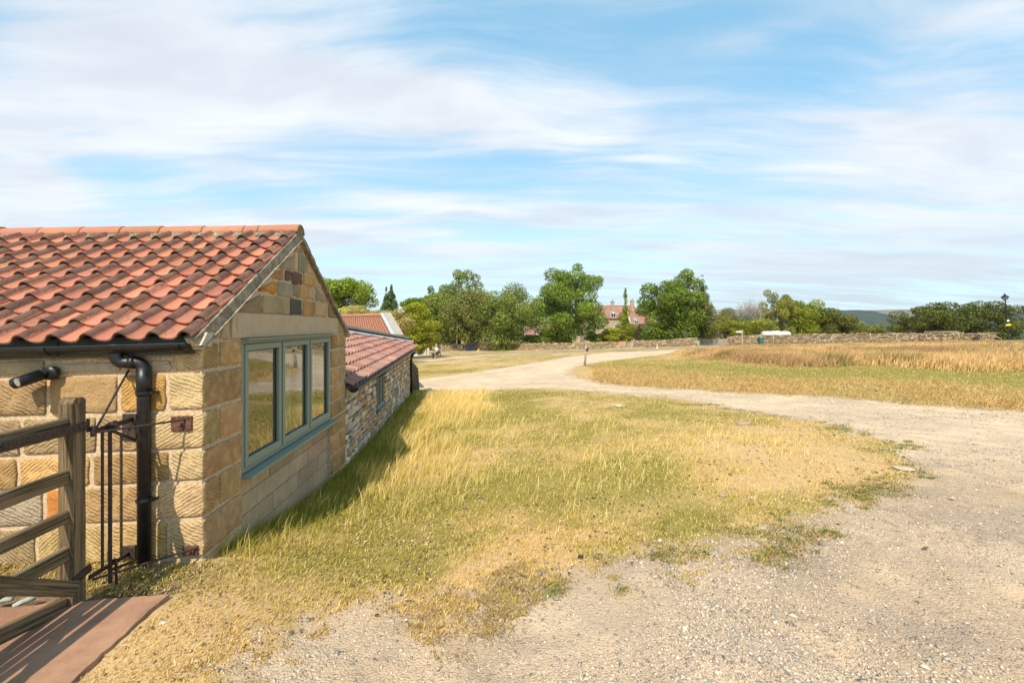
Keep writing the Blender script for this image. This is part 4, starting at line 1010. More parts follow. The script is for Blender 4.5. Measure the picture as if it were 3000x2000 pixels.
# -- twin spotlight
p = Lw(163, 1091, -.02); p = HM @ shear(p); lamp = thing('wall_lamp', 'black twin spotlight fixed under the gutter on the sandstone wall', 'lamp', p, HA); lamp.scale = (1.35,) * 3
mb = MB(); mb.lathe([(.0, -.03), (.036, -.028), (.038, -.02), (.038, .0), (.0, .0)], 20); mb.xf(lambda v: Vector((v[0], v[2] - .015, v[1]))).build('backplate', M['black'], lamp, True)
def spot(a, b_, r_):
    mb = MB(); a = Vector(a); b_ = Vector(b_); d = (b_ - a).normalized(); mb.tube([a, a + d * .004, b_ - d * .004, b_], [r_ * .85, r_, r_, r_ * .95], 16); h = mb.build('spot_head', M['black'], lamp, True)
    mb = MB(); mb.tube([b_ - d * .001, b_ + d * .0015], r_ * .75, 16); mb.build('lens', M['galv'], h)
spot((-.02, -.06, -.005), (-.135, -.085, -.05), .030); spot((-.02, -.055, -.005), (-.055, -.15, -.035), .029)
mb = MB(); mb.tube([(-.01, -.03, 0), (-.02, -.06, 0)], .014, 10); mb.build('arm', M['black'], lamp, True)

# ------------------------------------------------------------------ field gate with its iron hanging
GO = Vector((-2.711, 2.80, 0)); GM = Matrix.Translation(GO) @ Matrix.Rotation(HA, 4, 'Z'); GI = GM.inverted()
gate = thing('field_gate', 'weathered five-bar timber gate hung beside the sandstone corner', 'gate', GO, HA)
def plank(mb, p, q_, w_, h_, up=Vector((0, 0, 1)), n=8):
    """board from p to q with grain along it and slightly worn edges"""
    p = Vector(p); q_ = Vector(q_); d = (q_ - p); L = d.length; d.normalize(); sd = d.cross(up).normalized(); u2 = sd.cross(d); V = []; st = []
    b_ = .006; prof = [(-w_ / 2 + b_, -h_ / 2), (w_ / 2 - b_, -h_ / 2), (w_ / 2, -h_ / 2 + b_), (w_ / 2, h_ / 2 - b_), (w_ / 2 - b_, h_ / 2), (-w_ / 2 + b_, h_ / 2), (-w_ / 2, h_ / 2 - b_), (-w_ / 2, -h_ / 2 + b_)]
    for i in range(n + 1):
        for a, c in prof:
            V.append(p + d * (L * i / n) + sd * (a + random.gauss(0, .0012)) + u2 * (c + random.gauss(0, .0012))); st.append((L * i / n + p.x, a + 1 + p.z, c + 2))
    Fc = [tuple(range(7, -1, -1)), tuple(range(n * 8, n * 8 + 8))] + [(i * 8 + k, i * 8 + (k + 1) % 8, i * 8 + 8 + (k + 1) % 8, i * 8 + 8 + k) for i in range(n) for k in range(8)]
    mb.add(V, Fc, (1, 1, 1), st)
mb = MB(); plank(mb, (-.043, .05, .0), (-.043, .05, 1.27), .086, .10, Vector((0, 1, 0)), 10)
V = []; n = 8
for i in range(n + 1):
    a = math.pi * i / n
    for xx in (-.086, 0): V.append((xx, .05 + .05 * math.cos(a), 1.268 + .038 * math.sin(a)))
mb.add(V, [(2 * i, 2 * i + 1, 2 * i + 3, 2 * i + 2) for i in range(n)] + [tuple(range(0, 2 * n + 2, 2)), tuple(range(2 * n + 1, 0, -2))], (1, 1, 1), [(1.27 + .1 * v[2], v[0], v[1]) for v in V])
mb.build('post', M['wood'], gate)
for za, zb, e_ in ((1.180, 1.083, 0), (.862, .779, 0), (.613, .543, 0), (.390, .308, 0), (.085, .005, .10)):
    mb = MB(); hz = (za - zb); zm = (za + zb) / 2
    plank(mb, (-.037, 0.0 if e_ == 0 else -.02, zm), (-.037, -1.7, zm + e_ * 2.9), .036, hz * 1.08); mb.build('rail', M['wood'], gate)
mb = MB(); plank(mb, (.012, .01, .125), (.012, -1.6, 1.12), .022, .088); mb.build('brace', M['wood'], gate)
def gl(u, v, xp):
    o = GI @ Vector((0, 0, E)); d = GI.to_3x3() @ Vector(((u - 1500) / F, 1, -(v - HV) / F)); k = (xp - o.x) / d.x; return o + d * k
mb = MB(); mb.quadbar((.006, -1.5, 1.115), (.006, .105, 1.115), .008, .055); mb.quadbar((.006, .098, 1.115), (.006, .112, 1.115), .012, .085)
for yy in (-.42, -.05, .045): mb.tube([(.004, yy, 1.118), (.018, yy, 1.118)], .009, 8)
mb.build('strap_hinge', M['iron'], gate); mb = MB(); mb.quadbar((.006, .0, .17), (.006, .125, .20), .01, .05)
mb.build('strap_hinge', M['iron'], gate)

ir = thing('iron_hanging_frame', 'rusty iron hinge frame with three upright rods stayed to the wall', 'ironwork', P(322, 1700, 3.08) , 0)
io = Vector(ir.location)
def W(u, v, d): return P(u, v, d) - io
def WL(u, v, yp=-.006): return (HM @ shear(Lw(u, v, yp))) - io
def ironpart(name, fn, mat='iron'):
    mb = MB(); fn(mb); return mb.build(name, M[mat], ir)
ironpart('upright_rod', lambda m: m.tube([W(300, 1262, 3.0), W(300, 1664, 3.0)], .0085, 8))
ironpart('upright_rod', lambda m: m.tube([W(322, 1258, 3.08), W(323, 1706, 3.08)], .0115, 8))
ironpart('upright_rod', lambda m: m.tube([W(355, 1268, 3.22), W(355, 1628, 3.22)], .0085, 8))
ironpart('upright_rod', lambda m: m.tube([W(340, 1640, 3.1), W(341, 1712, 3.1)], .0085, 8))
ironpart('top_strap', lambda m: (m.quadbar(W(275, 1264, 2.92), WL(392, 1226), .012, .034), m.quadbar(W(325, 1236, 3.08), W(336, 1262, 3.08), .03, .06), m.quadbar(W(330, 1262, 3.08), WL(398, 1290), .010, .02)))
ironpart('bottom_strap', lambda m: (m.quadbar(W(262, 1690, 2.92), WL(382, 1618), .012, .026), m.quadbar(W(325, 1668, 3.08), WL(400, 1640), .010, .018), m.quadbar(W(330, 1640, 3.1), W(341, 1640, 3.1), .02, .015)))
ironpart('stay_rod', lambda m: m.tube([W(275, 1267, 2.92), WL(378, 1082)], .0075, 8))
ironpart('stay_rod', lambda m: m.tube([W(275, 1267, 2.92), WL(545, 1228, -.03), WL(548, 1231)], .0075, 8))
ironpart('stay_rod', lambda m: m.tube([W(270, 1697, 2.92), WL(578, 1604, -.03)], .0085, 8))
ironpart('hinge_pin', lambda m: m.tube([W(272, 1248, 2.92), W(273, 1278, 2.92)], .014, 10))
def plate(u0, v0, u1, v1, nm='wall_plate', mat='rust'):
    a = HI @ (WL(u0, v1, -.012) + io); b_ = HI @ (WL(u1, v0, -.012) + io); mb = MB()
    mb.box(a.x, b_.x, -.036, -.018, a.z, b_.z, b=.003); mb.tube([((a.x + b_.x) / 2, -.034, (a.z + b_.z) / 2), ((a.x + b_.x) / 2, -.052, (a.z + b_.z) / 2)], .013, 6)
    mb.xf(lambda v: HM @ v - io).build(nm, M[mat], ir)
plate(506, 1217, 566, 1260); plate(540, 1594, 583, 1624); plate(364, 1210, 405, 1287, mat='iron'); plate(358, 1594, 402, 1634, mat='iron')
# -- slab and pipes by the gate
zt = .022
def onz(u, v, z=zt): d = (E - z) * F / (v - HV); return ((u - 1500) / F * d, d)
far = [onz(-400, 1815), onz(0, 1779), onz(178, 1765), onz(340, 1751), onz(495, 1738)]; rt = [onz(400, 1822), onz(300, 1912), onz(207, 2000), onz(90, 2105), (-2.1, 1.2), (-2.08, .2), (-5, .1)]
edge = far + rt; den = []
for i in range(len(edge)):
    a, b_ = Vector(edge[i]), Vector(edge[(i + 1) % len(edge)]); m = max(1, int((b_ - a).length / .05))
    for k in range(m): q_ = a.lerp(b_, k / m); den.append((q_.x + random.gauss(0, .005), q_.y + random.gauss(0, .005)))
n = len(den); V = [(x_, y_, zt) for x_, y_ in den] + [(x_ + random.gauss(0, .004), y_ + random.gauss(0, .006), zt - .02) for x_, y_ in den] + [(x_, y_, zt - .09) for x_, y_ in den]
Fc = [tuple(range(n))] + [(k, (k + 1) % n, n + (k + 1) % n, n + k) for k in range(n)] + [(n + k, n + (k + 1) % n, 2 * n + (k + 1) % n, 2 * n + k) for k in range(n)]
o = obj('stone_slab', V, Fc, M['slab']); tag(o, 'broken-edged red sandstone slab under the timber gate', 'paving slab')
bm_ = o.data; 
for i, (u0, v0, u1, v1) in enumerate(((-60, 1772, 36, 1756), (38, 1775, 104, 1752))):
    a = Vector((*onz(u0, v0, .03), .03)); b_ = Vector((*onz(u1, v1, .03), .035)); mb = MB(); m = a.lerp(b_, .5) + Vector((0, .02, 0)); mb.tube([a, a.lerp(m, .5) + Vector((0, .008, 0)), m, b_], [.012, .017, .018, .012], 10, (.36, .40, .33)); o = mb.build('cobble', M['attr'], smooth=True)
    tag(o, ('long grey-green cobble at the left picture edge behind the slab', 'grey-green cobble nearer the gate post behind the slab')[i], 'stone')
# ------------------------------------------------------------------ lean-to range with rubble wall (frame: origin at its near corner)
LA = math.atan2(.1137, 1); LC = Vector((-2.688, 7.187, 0)); LM = Matrix.Translation(LC) @ Matrix.Rotation(LA, 4, 'Z'); LI = LM.inverted()
LL = 9.48; lz0, lz1 = E - .99, E - .86       # wall head at the near and the far end
lean = thing('rubble_lean_to', 'long low rubble stone lean-to with dull red tiled roof behind the sandstone gable', 'building', LC, LA)
def Ll(u, v, xp=0.0):
    o = LI @ Vector((0, 0, E)); d = LI.to_3x3() @ Vector(((u - 1500) / F, 1, -(v - HV) / F)); k = (xp - o.x) / d.x; return o + d * k
mb = MB(); y = .0; FL = FG; pal = [(.60, .43, .27), (.50, .345, .21), (.40, .28, .17), (.66, .51, .34), (.54, .29, .13), (.46, .37, .28), (.70, .58, .43), (.62, .38, .18)]
wq = (Ll(1101, 1090).y, Ll(1123, 1090).y); wzt, wzb = Ll(1103, 1105).z, Ll(1103, 1198).z
wq = (Ll(1103, 1100).y, Ll(1121.5, 1100).y)
z = -2.0
def headz(yy): return lz0 + (lz1 - lz0) * yy / LL
zb = -1.15
while zb < lz1:
    hgt = random.uniform(.07, .15); y = -.02
    while y < LL:
        wd = random.uniform(.09, .30); h2 = hgt * random.uniform(.75, 1.15)
        if zb > -1.0 and not (wq[0] - .03 < y + wd and y < wq[1] + .03 and wzb - .05 < zb + h2 and zb < wzt + .03) and zb + h2 < headz(y) + .03:
            o_, A, N = FL; q = [(y + .004, zb + random.uniform(0, .012)), (y + wd - .008, zb + random.uniform(0, .012)), (y + wd - .008, zb + h2 - random.uniform(.004, .02)), (y + .004, zb + h2 - random.uniform(.004, .02))]
            c = jit(random.choice(pal), .12, .25); pr = random.uniform(.02, .05); V = []; cx = sum(p[0] for p in q) / 4; cz = sum(p[1] for p in q) / 4; out = []
            for i in range(4):
                a, b_ = Vector(q[i]), Vector(q[(i + 1) % 4])
                for f in (.18, .5, .82): out.append(a.lerp(b_, f) + Vector((random.gauss(0, .006), random.gauss(0, .006))))
            nn = len(out)
            for dd, sh in ((-.03, 1), (pr * .5, .97), (pr, .72)):
                for p in out: V.append((dd + random.gauss(0, .004), cx + (p.x - cx) * sh, cz + (p.y - cz) * sh))
            V.append((pr + random.uniform(0, .01), cx, cz))
            Fc = [(r_ * nn + j, r_ * nn + (j + 1) % nn, r_ * nn + nn + (j + 1) % nn, r_ * nn + nn + j) for r_ in range(2) for j in range(nn)] + [(2 * nn + j, 2 * nn + (j + 1) % nn, 3 * nn) for j in range(nn)]
            mb.add(V, Fc, c)
        y += wd
    zb += hgt
lw = mb.build('rubble_wall', M['rubble'], lean)
mb = MB()
def hz(y): return headz(y) - .005
mb.prism([(0, -1.3), (wq[0], -1.3), (wq[0], hz(wq[0])), (0, hz(0))], 0, -.35, 0); mb.prism([(wq[1], -1.3), (LL, -1.3), (LL, hz(LL)), (wq[1], hz(wq[1]))], 0, -.35, 0)
mb.box(-.35, 0, wq[0], wq[1], -1.3, wzb); mb.prism([(wq[0], wzt), (wq[1], wzt), (wq[1], hz(wq[1])), (wq[0], hz(wq[0]))], 0, -.35, 0)
mb.box(-1.2, -.351, LL - .3, LL - .01, -1.3, lz1 - .05)
mb.build('joint_bed', M['joint'], lw)
# window with two lights
mb = MB(); ya, yb = wq; f = .05
mb.box(-.08, .03, ya, yb, wzt - f, wzt); mb.box(-.08, .03, ya, yb, wzb, wzb + f); mb.box(-.08, .03, ya, ya + f, wzb + f, wzt - f); mb.box(-.08, .03, yb - f, yb, wzb + f, wzt - f); ym = (ya + yb) / 2; mb.box(-.08, .03, ym - .035, ym + .035, wzb + f, wzt - f)
wn = mb.build('window', M['sage'], lean)
mb = MB(); mb.prism([(-.08, wzb - .04), (.11, wzb - .06), (.11, wzb - .02), (-.08, wzb - .001)], 1, ya - .04, yb + .05); mb.build('sill', M['sage'], wn)
mb = MB(); mb.prism([(-.08, wzt + .002), (.09, wzt - .012), (.09, wzt + .012), (-.08, wzt + .03)], 1, ya - .03, yb + .03); mb.build('drip_bar', M['dark_sage'], wn)
for a, b_ in ((ya + f, ym - .035), (ym + .035, yb - f)):
    mb = MB(); mb.box(-.045, -.04, a, b_, wzb + f, wzt - f); mb.build('glass_pane', M['darkglass'], wn)
# roof plane through measured points
E0 = LI @ P(1008, 1112, 7.1); E0 = Vector((.16, -.05, lz0 + .055)); E1 = Vector((.16, LL + .12, lz1 + .055))
T0 = LI @ Vector((-4.56, 12.4, E - .15)); T1 = LI @ Vector((-4.11, 18.3, E - .62))
ax = (E1 - E0).normalized(); nrm = ax.cross(T0 - E0).normalized(); nrm = nrm if nrm.z > 0 else -nrm; dn = nrm.cross(ax).normalized(); dn = dn if dn.z > 0 else -dn
def onplane(p): p = Vector(p); return p - nrm * ((p - E0).dot(nrm))
T1p = onplane(T1)
N0 = E0 + dn * 2.3
outline = [(0, 0), ((E1 - E0).length, 0), ((T1p - E0).dot(ax), (T1p - E0).dot(dn)), ((T0 - E0).dot(ax), (T0 - E0).dot(dn)), (0.0, 2.25)]
mb = MB(); cw, rg = .28, .235; npf = 9; LA_ = 12.5
for r_ in range(int(2.6 / rg) + 1):
    for c in range(int(LA_ / cw)):
        a0, s0 = c * cw, r_ * rg; 
        if float(sdf(outline, a0 + cw / 2, s0 + rg / 2)) < -.14: continue
        col = jit((.31, .16, .125) if random.random() < .65 else (.37, .21, .16), .14, .2); V = []; st = []
        for lay in (0, -.012):
            for f in (0, 1):
                for k in range(npf):
                    w_ = k / (npf - 1); h_ = .062 * (math.sin(math.pi * min(1, w_ / .62)) if w_ < .62 else -.25 * math.sin(math.pi * (w_ - .62) / .38)); lift = .018 * (1 - f)
                    hq = h_ * (1.0 if f == 0 or h_ < 0 else .25); V.append(E0 + ax * (a0 + w_ * cw) + dn * (s0 + f * (rg + .03) - .03) + nrm * (hq + lift + lay)); st.append((.01, random.random() * .4, 0))
        Fc = []; q0 = 2 * npf
        for k in range(npf - 1): Fc += [(k, k + npf, k + npf + 1, k + 1), (q0 + k, q0 + k + 1, q0 + k + npf + 1, q0 + k + npf)] + [(k, k + 1, q0 + k + 1, q0 + k)]
        mb.add(V, Fc, col, st)
rf = mb.build('roof', M['tile'], lean)
mb = MB(); V = [E0 + ax * a + dn * b_ - nrm * .03 for a, b_ in outline] + [E0 + ax * a + dn * b_ - nrm * .07 for a, b_ in outline]; n = 5
mb.add(V, [tuple(range(n)), tuple(range(2 * n - 1, n - 1, -1))] + [(k, n + k, n + (k + 1) % n, (k + 1) % n) for k in range(n)]); mb.build('roof_deck', M['void'], rf)
mb = MB(); a, b_ = onplane(T0) + nrm * .05, T1p + nrm * .05
dd = (b_ - a).normalized(); per = nrm.cross(dd).normalized(); per = per if per.z > 0 else -per
a0 = a - dd * 3.5
mb.quadbar(a0 - per * .05, b_ - per * .05, .20, .02, up=nrm); mb.build('flashing', M['lead'], rf)
mb = MB(); mb.quadbar(a0 + Vector((-.12, 0, .07)), b_ + Vector((-.12, 0, .06)), .22, .14, (.42, .36, .27)); mb.quadbar(a0 + Vector((-.0, 0, .035)), b_ + Vector((-.0, 0, .03)), .05, .05, (.05, .045, .04)); mb.build('coping', M['coping'], lean)
mb = MB(); n = 8; V = []
gx_ = E0.x + .015
for (yy, zz) in ((-.02, E0.z - .045), (LL + .1, E1.z - .045)):
    for k in range(n + 1):
        q = math.pi + math.pi * k / n; V.append((gx_ + .076 * math.cos(q), yy, zz + .076 * math.sin(q)))
for (yy, zz) in ((-.02, E0.z - .045), (LL + .1, E1.z - .045)):
    for k in range(n + 1):
        q = math.pi + math.pi * k / n; V.append((gx_ + .069 * math.cos(q), yy, zz + .069 * math.sin(q)))
w_ = n + 1; Fc = [(k, w_ + k, w_ + k + 1, k + 1) for k in range(n)] + [(2 * w_ + k, 2 * w_ + k + 1, 3 * w_ + k + 1, 3 * w_ + k) for k in range(n)] + [tuple(range(0, w_)), (0, 2 * w_, 3 * w_, w_), (n, w_ + n, 3 * w_ + n, 2 * w_ + n)]
mb.add(V, Fc); mb.tube([(gx_ + .076, -.02, E0.z - .043), (gx_ + .062, LL + .1, E1.z - .043)], .006, 6); mb.prism([(-.03, E0.z - .13), (.04, E0.z - .13), (.04, E0.z - .02), (-.03, E0.z + .02)], 1, 0, .01)
g2 = mb.build('gutter', M['black'], lean)
for k in range(9):
    yy = .35 + k * 1.05; zz = E0.z + (E1.z - E0.z) * yy / LL - .045; mb = MB(); mb.tube([(.035, yy, zz - .01)] + [(gx_ + .07 * math.cos(math.pi + math.pi * j / 6), yy, zz + .07 * math.sin(math.pi + math.pi * j / 6)) for j in range(7)], .008, 6); mb.build('gutter_bracket', M['black'], g2)
mb = MB(); mb.add([(.012, 0, lz0 - .14), (.012, LL, lz1 - .14), (.012, LL, lz1 + .02), (.012, 0, lz0 + .02)] + [(.062, 0, lz0 - .14), (.062, LL, lz1 - .14), (.062, LL, lz1 + .02), (.062, 0, lz0 + .02)], [(0, 1, 2, 3), (7, 6, 5, 4), (0, 4, 5, 1), (1, 5, 6, 2), (2, 6, 7, 3), (3, 7, 4, 0)]); mb.build('fascia', M['sage'], lean)
mb = MB(); mb.tube([(gx_, LL - .02, E1.z - .1), (gx_ - .02, LL - .02, E1.z - .2), (.07, LL - .02, E1.z - .32), (.07, LL - .02, -1.0)], .05, 12); mb.build('downpipe', M['black'], lean, True)
py = Ll(1158, 1120).y
mb = MB(); mb.tube([(.06, py, Ll(1158, 1112).z), (.06, py, -.95)], .032, 10); mb.box(.0, .12, py - .09, py + .09, Ll(1158, 1152).z, Ll(1158, 1130).z); mb.build('vent_pipe', M['galv'], lean, False)
# boards and logs leaning on the far end
p0 = hitp(1216, 1152); bs = thing('plank_stack', 'grey weathered planks leaning on the far end of the lean-to', 'planks', p0)
for k in range(5):
    mb = MB(); x0 = -.25 + k * .07; plank(mb, (x0 + .12, -.1 - k * .03, 0), (x0 - .05, .25, 1.35 - k * .08), .03, .17, Vector((1, .2, 0))); mb.build('plank', M['wood'], bs)

# ------------------------------------------------------------------ pantiled building behind the lean-to
RLp, RRp = P(985, 927, 29.5), P(1128, 925, 22.3); ELp, ERp = P(975, 966, 27), P(1163, 986, 19.0)
ob = thing('pantile_barn', 'low barn behind the lean-to, orange pantile slope ending in a stone coped gable', 'building', Vector((ERp.x, ERp.y, -.6)))
oo = Vector(ob.location)
mb = MB(); ncol, nrow = 26, 12
for r_ in range(nrow):
    for c in range(ncol):
        for (c0, c1, hh0) in ((0, .30, .0), (.30, .62, .0), (.62, 1.0, .055)):
            def pt(a, s_, h): A = ELp.lerp(ERp, a); B = RLp.lerp(RRp, a); return A.lerp(B, s_) + Vector((0, 0, h)) - oo
            a0, a1 = (c + c0) / ncol, (c + c1) / ncol; s0, s1 = r_ / nrow, (r_ + 1.05) / nrow
            if c0 == 0: h = (.02, .0)
            elif c0 == .30: h = (.0, .055)
            else: h = (.055, .02)
            mb.add([pt(a0, s0, h[0] + .03), pt(a1, s0, h[1] + .03), pt(a1, s1, h[1]), pt(a0, s1, h[0]), pt(a0, s0, h[0] - .02), pt(a1, s0, h[1] - .02)], [(0, 1, 2, 3), (0, 4, 5, 1)], jit((.42, .19, .12), .1, .13), [(.012 + .4 * h[0], .2, 0)] * 6)
rf2 = mb.build('roof', M['tile'], ob)
mb = MB(); mb.tube([RLp - oo + Vector((0, 0, .03)), RRp - oo + Vector((0, 0, .03))], .10, 8, (.42, .19, .12)); mb.build('ridge_tile', M['attr'], rf2)
bk = (RRp - ERp); bk.z = 0
BLp, BRp = ELp + 2 * Vector((bk.x, bk.y, 0)), ERp + 2 * Vector((bk.x, bk.y, 0))
mb = MB(); mb.quadbar(ERp - oo + Vector((.1, 0, .02)), RRp - oo + Vector((.1, 0, .09)), .34, .16, (.36, .31, .24)); mb.quadbar(RRp - oo + Vector((.1, 0, .09)), BRp - oo + Vector((.1, 0, .02)), .34, .16, (.36, .31, .24))
mb.build('coping', M['coping'], ob)
mb = MB(); mb.quadbar(ERp - oo + Vector((-.16, 0, .09)), RRp - oo + Vector((-.16, 0, .13)), .16, .03); mb.build('flashing', M['lead'], rf2)
zg = -2.2
def dwn(p): return Vector((p.x, p.y, zg)) - oo
mb = MB(); A_, B_, C_, D_ = ELp - oo, ERp - oo, BRp - oo, BLp - oo
mb.add([dwn(ELp), dwn(ERp), B_, A_], [(0, 1, 2, 3)]); mb.add([dwn(ERp), dwn(BRp), C_, RRp - oo, B_], [(0, 1, 2, 3, 4)]); mb.add([dwn(BRp), dwn(BLp), D_, C_], [(0, 1, 2, 3)]); mb.add([dwn(BLp), dwn(ELp), A_, RLp - oo, D_], [(0, 1, 2, 3, 4)])
mb.build('wall', M['farstone'], ob)
mb = MB(); mb.add([D_, C_, RRp - oo, RLp - oo], [(0, 1, 2, 3)]); mb.build('back_slope', M['farroof'], ob)
mb = MB(); mb.tube([ELp - oo + Vector((.03, -.06, -.02)), ERp - oo + Vector((.03, -.06, -.02))], .06, 8); mb.build('gutter', M['black'], ob)

# ------------------------------------------------------------------ far cottages
def cottage(name, label, u, d, L, D, hw, rise, rz=0.0, vbase=None, wins=(), chim=(), dorm=(), coping=True, z=None, skylight=None):
    x = (u - 1500) / F * d; zz = float(G(x, d)) if z is None else z
    h = thing(name, label, 'house', (x, d, zz), rz)
    mb = MB(); mb.prism([(0, -1.5), (D, -1.5), (D, hw), (D / 2, hw + rise), (0, hw)], 0, -L / 2, L / 2); mb.build('wall', M['farstone'], h)
    mb = MB(); o = .18; s_ = rise / (D / 2)
    mb.prism([(-o, hw - o * s_ + .03), (D / 2, hw + rise + .03), (D + o, hw - o * s_ + .03), (D + o, hw - o * s_ + .2), (D / 2, hw + rise + .22), (-o, hw - o * s_ + .2)], 0, -L / 2 + .05, L / 2 - .05)
    rf = mb.build('roof', M['farroof'], h)
    mb = MB(); mb.tube([(-L / 2, D / 2, hw + rise + .22), (L / 2, D / 2, hw + rise + .22)], .11, 8, (.40, .19, .12)); mb.build('ridge_tile', M['attr'], rf)
    if coping:
        for sx in (-1, 1):
            mb = MB(); xx = sx * (L / 2 - .05)
            mb.quadbar((xx, -.2, hw - .2 * s_ + .2), (xx, D / 2, hw + rise + .32), .32, .12, (.50, .44, .34)); mb.quadbar((xx, D / 2, hw + rise + .32), (xx, D + .2, hw - .2 * s_ + .2), .32, .12, (.5, .44, .34)); mb.build('coping', M['coping'], h)
    mb = MB(); mb.tube([(-L / 2, -.24, hw - .08), (L / 2, -.24, hw - .08)], .06, 6); mb.build('gutter', M['black'], h)
    for (wx, wz, ww, wh) in wins:
        mb = MB(); t_ = .07; x0, x1 = wx - ww / 2, wx + ww / 2; z0, z1 = wz, wz + wh
        mb.box(x0, x1, -.05, .02, z1 - t_, z1); mb.box(x0, x1, -.05, .02, z0, z0 + t_); mb.box(x0, x0 + t_, -.05, .02, z0 + t_, z1 - t_); mb.box(x1 - t_, x1, -.05, .02, z0 + t_, z1 - t_)
        for k in (1, 2, 3): xx = x0 + ww * k / 4; mb.box(xx - .02, xx + .02, -.045, .02, z0 + t_, z1 - t_)
        for k in (1, 2): z_ = z0 + wh * k / 3; mb.box(x0 + t_, x1 - t_, -.04, .018, z_ - .02, z_ + .02)
        wd = mb.build('window', M['white'], h)
        mb = MB(); mb.box(x0 + t_, x1 - t_, -.025, -.005, z0 + t_, z1 - t_); mb.build('glass_pane', M['darkglass'], wd)
    for (cx, ch, cw) in chim:
        mb = MB(); mb.box(cx - cw / 2, cx + cw / 2, D / 2 - .3, D / 2 + .3, hw + rise - .4, hw + rise + ch); mb.box(cx - cw / 2 - .08, cx + cw / 2 + .08, D / 2 - .38, D / 2 + .38, hw + rise + ch, hw + rise + ch + .14)
        c_ = mb.build('chimney', M['farstone'], rf); mb = MB(); mb.lathe([(.14, 0), (.16, .05), (.12, .4), (.15, .42), (.15, .5)], 10, (.42, .17, .10), o=(cx, D / 2, hw + rise + ch + .14)); mb.build('chimney', M['attr'], rf)['label'] = 'orange clay chimney pot'
    for (dx_, dz_, dw, dh) in dorm:      # gabled dormers standing out of the front slope
        y0 = (dz_ - hw) / s_ - .1
        mb = MB(); mb.prism([(dx_ - dw / 2, dz_), (dx_ + dw / 2, dz_), (dx_ + dw / 2, dz_ + dh), (dx_, dz_ + dh + dw * .45), (dx_ - dw / 2, dz_ + dh)], 1, y0, y0 + 1.6); q = mb.build('dormer', M['white'], h)
        mb = MB(); 
        for sx in (-1, 1): mb.quadbar((dx_ + sx * (dw / 2 + .1), y0 - .08 + .9, dz_ + dh - .02), (dx_, y0 - .08 + .9, dz_ + dh + dw * .45 + .08), 2.0, .07)
        mb.build('dormer_roof', M['lead'], q)
        mb = MB(); mb.box(dx_ - dw / 2 + .12, dx_ - .04, y0 - .02, y0 - .005, dz_ + .1, dz_ + dh - .08); mb.box(dx_ + .04, dx_ + dw / 2 - .12, y0 - .02, y0 - .005, dz_ + .1, dz_ + dh - .08); mb.build('glass_pane', M['darkglass'], q)
    if skylight:
        sx, sz = skylight; y0 = (sz - hw) / s_; mb = MB(); mb.quadbar((sx, y0, sz + .24), (sx, y0 + .8, sz + .24 + .8 * s_), .8, .08, (.03, .04, .05)); mb.build('skylight', M['darkglass'], rf)
        mb = MB(); mb.quadbar((sx - 1.6, -.1, hw + .2), (sx - 1.6, D / 2, hw + rise + .25), .3, .05); mb.build('flashing', M['lead'], rf)
    return h
cottage('farmhouse', 'tall sandstone farmhouse with two chimneys and orange roof behind the green trees', 1794, 118, 14.2, 7.5, 7.3, 3.3, 0.03,
        wins=((-2.9, 4.5, 1.5, 1.5), (-5.6, 4.5, 1.4, 1.4), (1.2, 4.5, 1.3, 1.4), (-2.9, 1.2, 1.5, 1.5), (4.8, 4.4, 1.2, 1.3)), chim=((1.0, 1.25, .85), (6.3, 1.5, .95)), dorm=((.35, 7.7, 1.35, 1.0),), z=-3.6)
cottage('cottage', 'lower cottage wing with gabled dormers joined to the right of the tall farmhouse', 1885, 113, 6.6, 6.0, 5.7, 2.9, 0.0,
        wins=((2.9, 5.1 - 1.1, 1.3, 1.1), (-1.5, 1.0, 1.2, 1.3)), dorm=((-1.8, 5.75, 1.1, .85),), z=-3.4)
cottage('cottage', 'low orange roofed cottage with a skylight behind the drystone wall', 1582, 112, 7.6, 5.6, 2.7, 2.6, 0.0, wins=((-.4, .8, 1.0, 1.0),), skylight=(.8, 3.7), z=-3.6)
cottage('cottage', 'small orange roofed shop with white fascia glimpsed beyond the two walkers', 1306, 96, 3.6, 4, 2.5, 1.1, 0.0, wins=((.9, .9, .8, 1.0), (-.9, .9, .9, 1.0)), coping=False, z=-3.45)
cottage('cottage', 'stone house with a chimney hidden beyond the leaning conifers and golden tree', 1195, 112, 8, 6, 4.6, 2.2, 0.0, chim=((-2.0, .7, .7),), coping=False, z=-3.6)
cottage('barn', 'pale stone barn with orange roof half hidden by the big sycamore at the metal gate', 2076, 96, 4.6, 9, 4.6, 2.4, R(-62), wins=(), z=-3.6)
p = hitp(1281, 1012); o = MB(); 
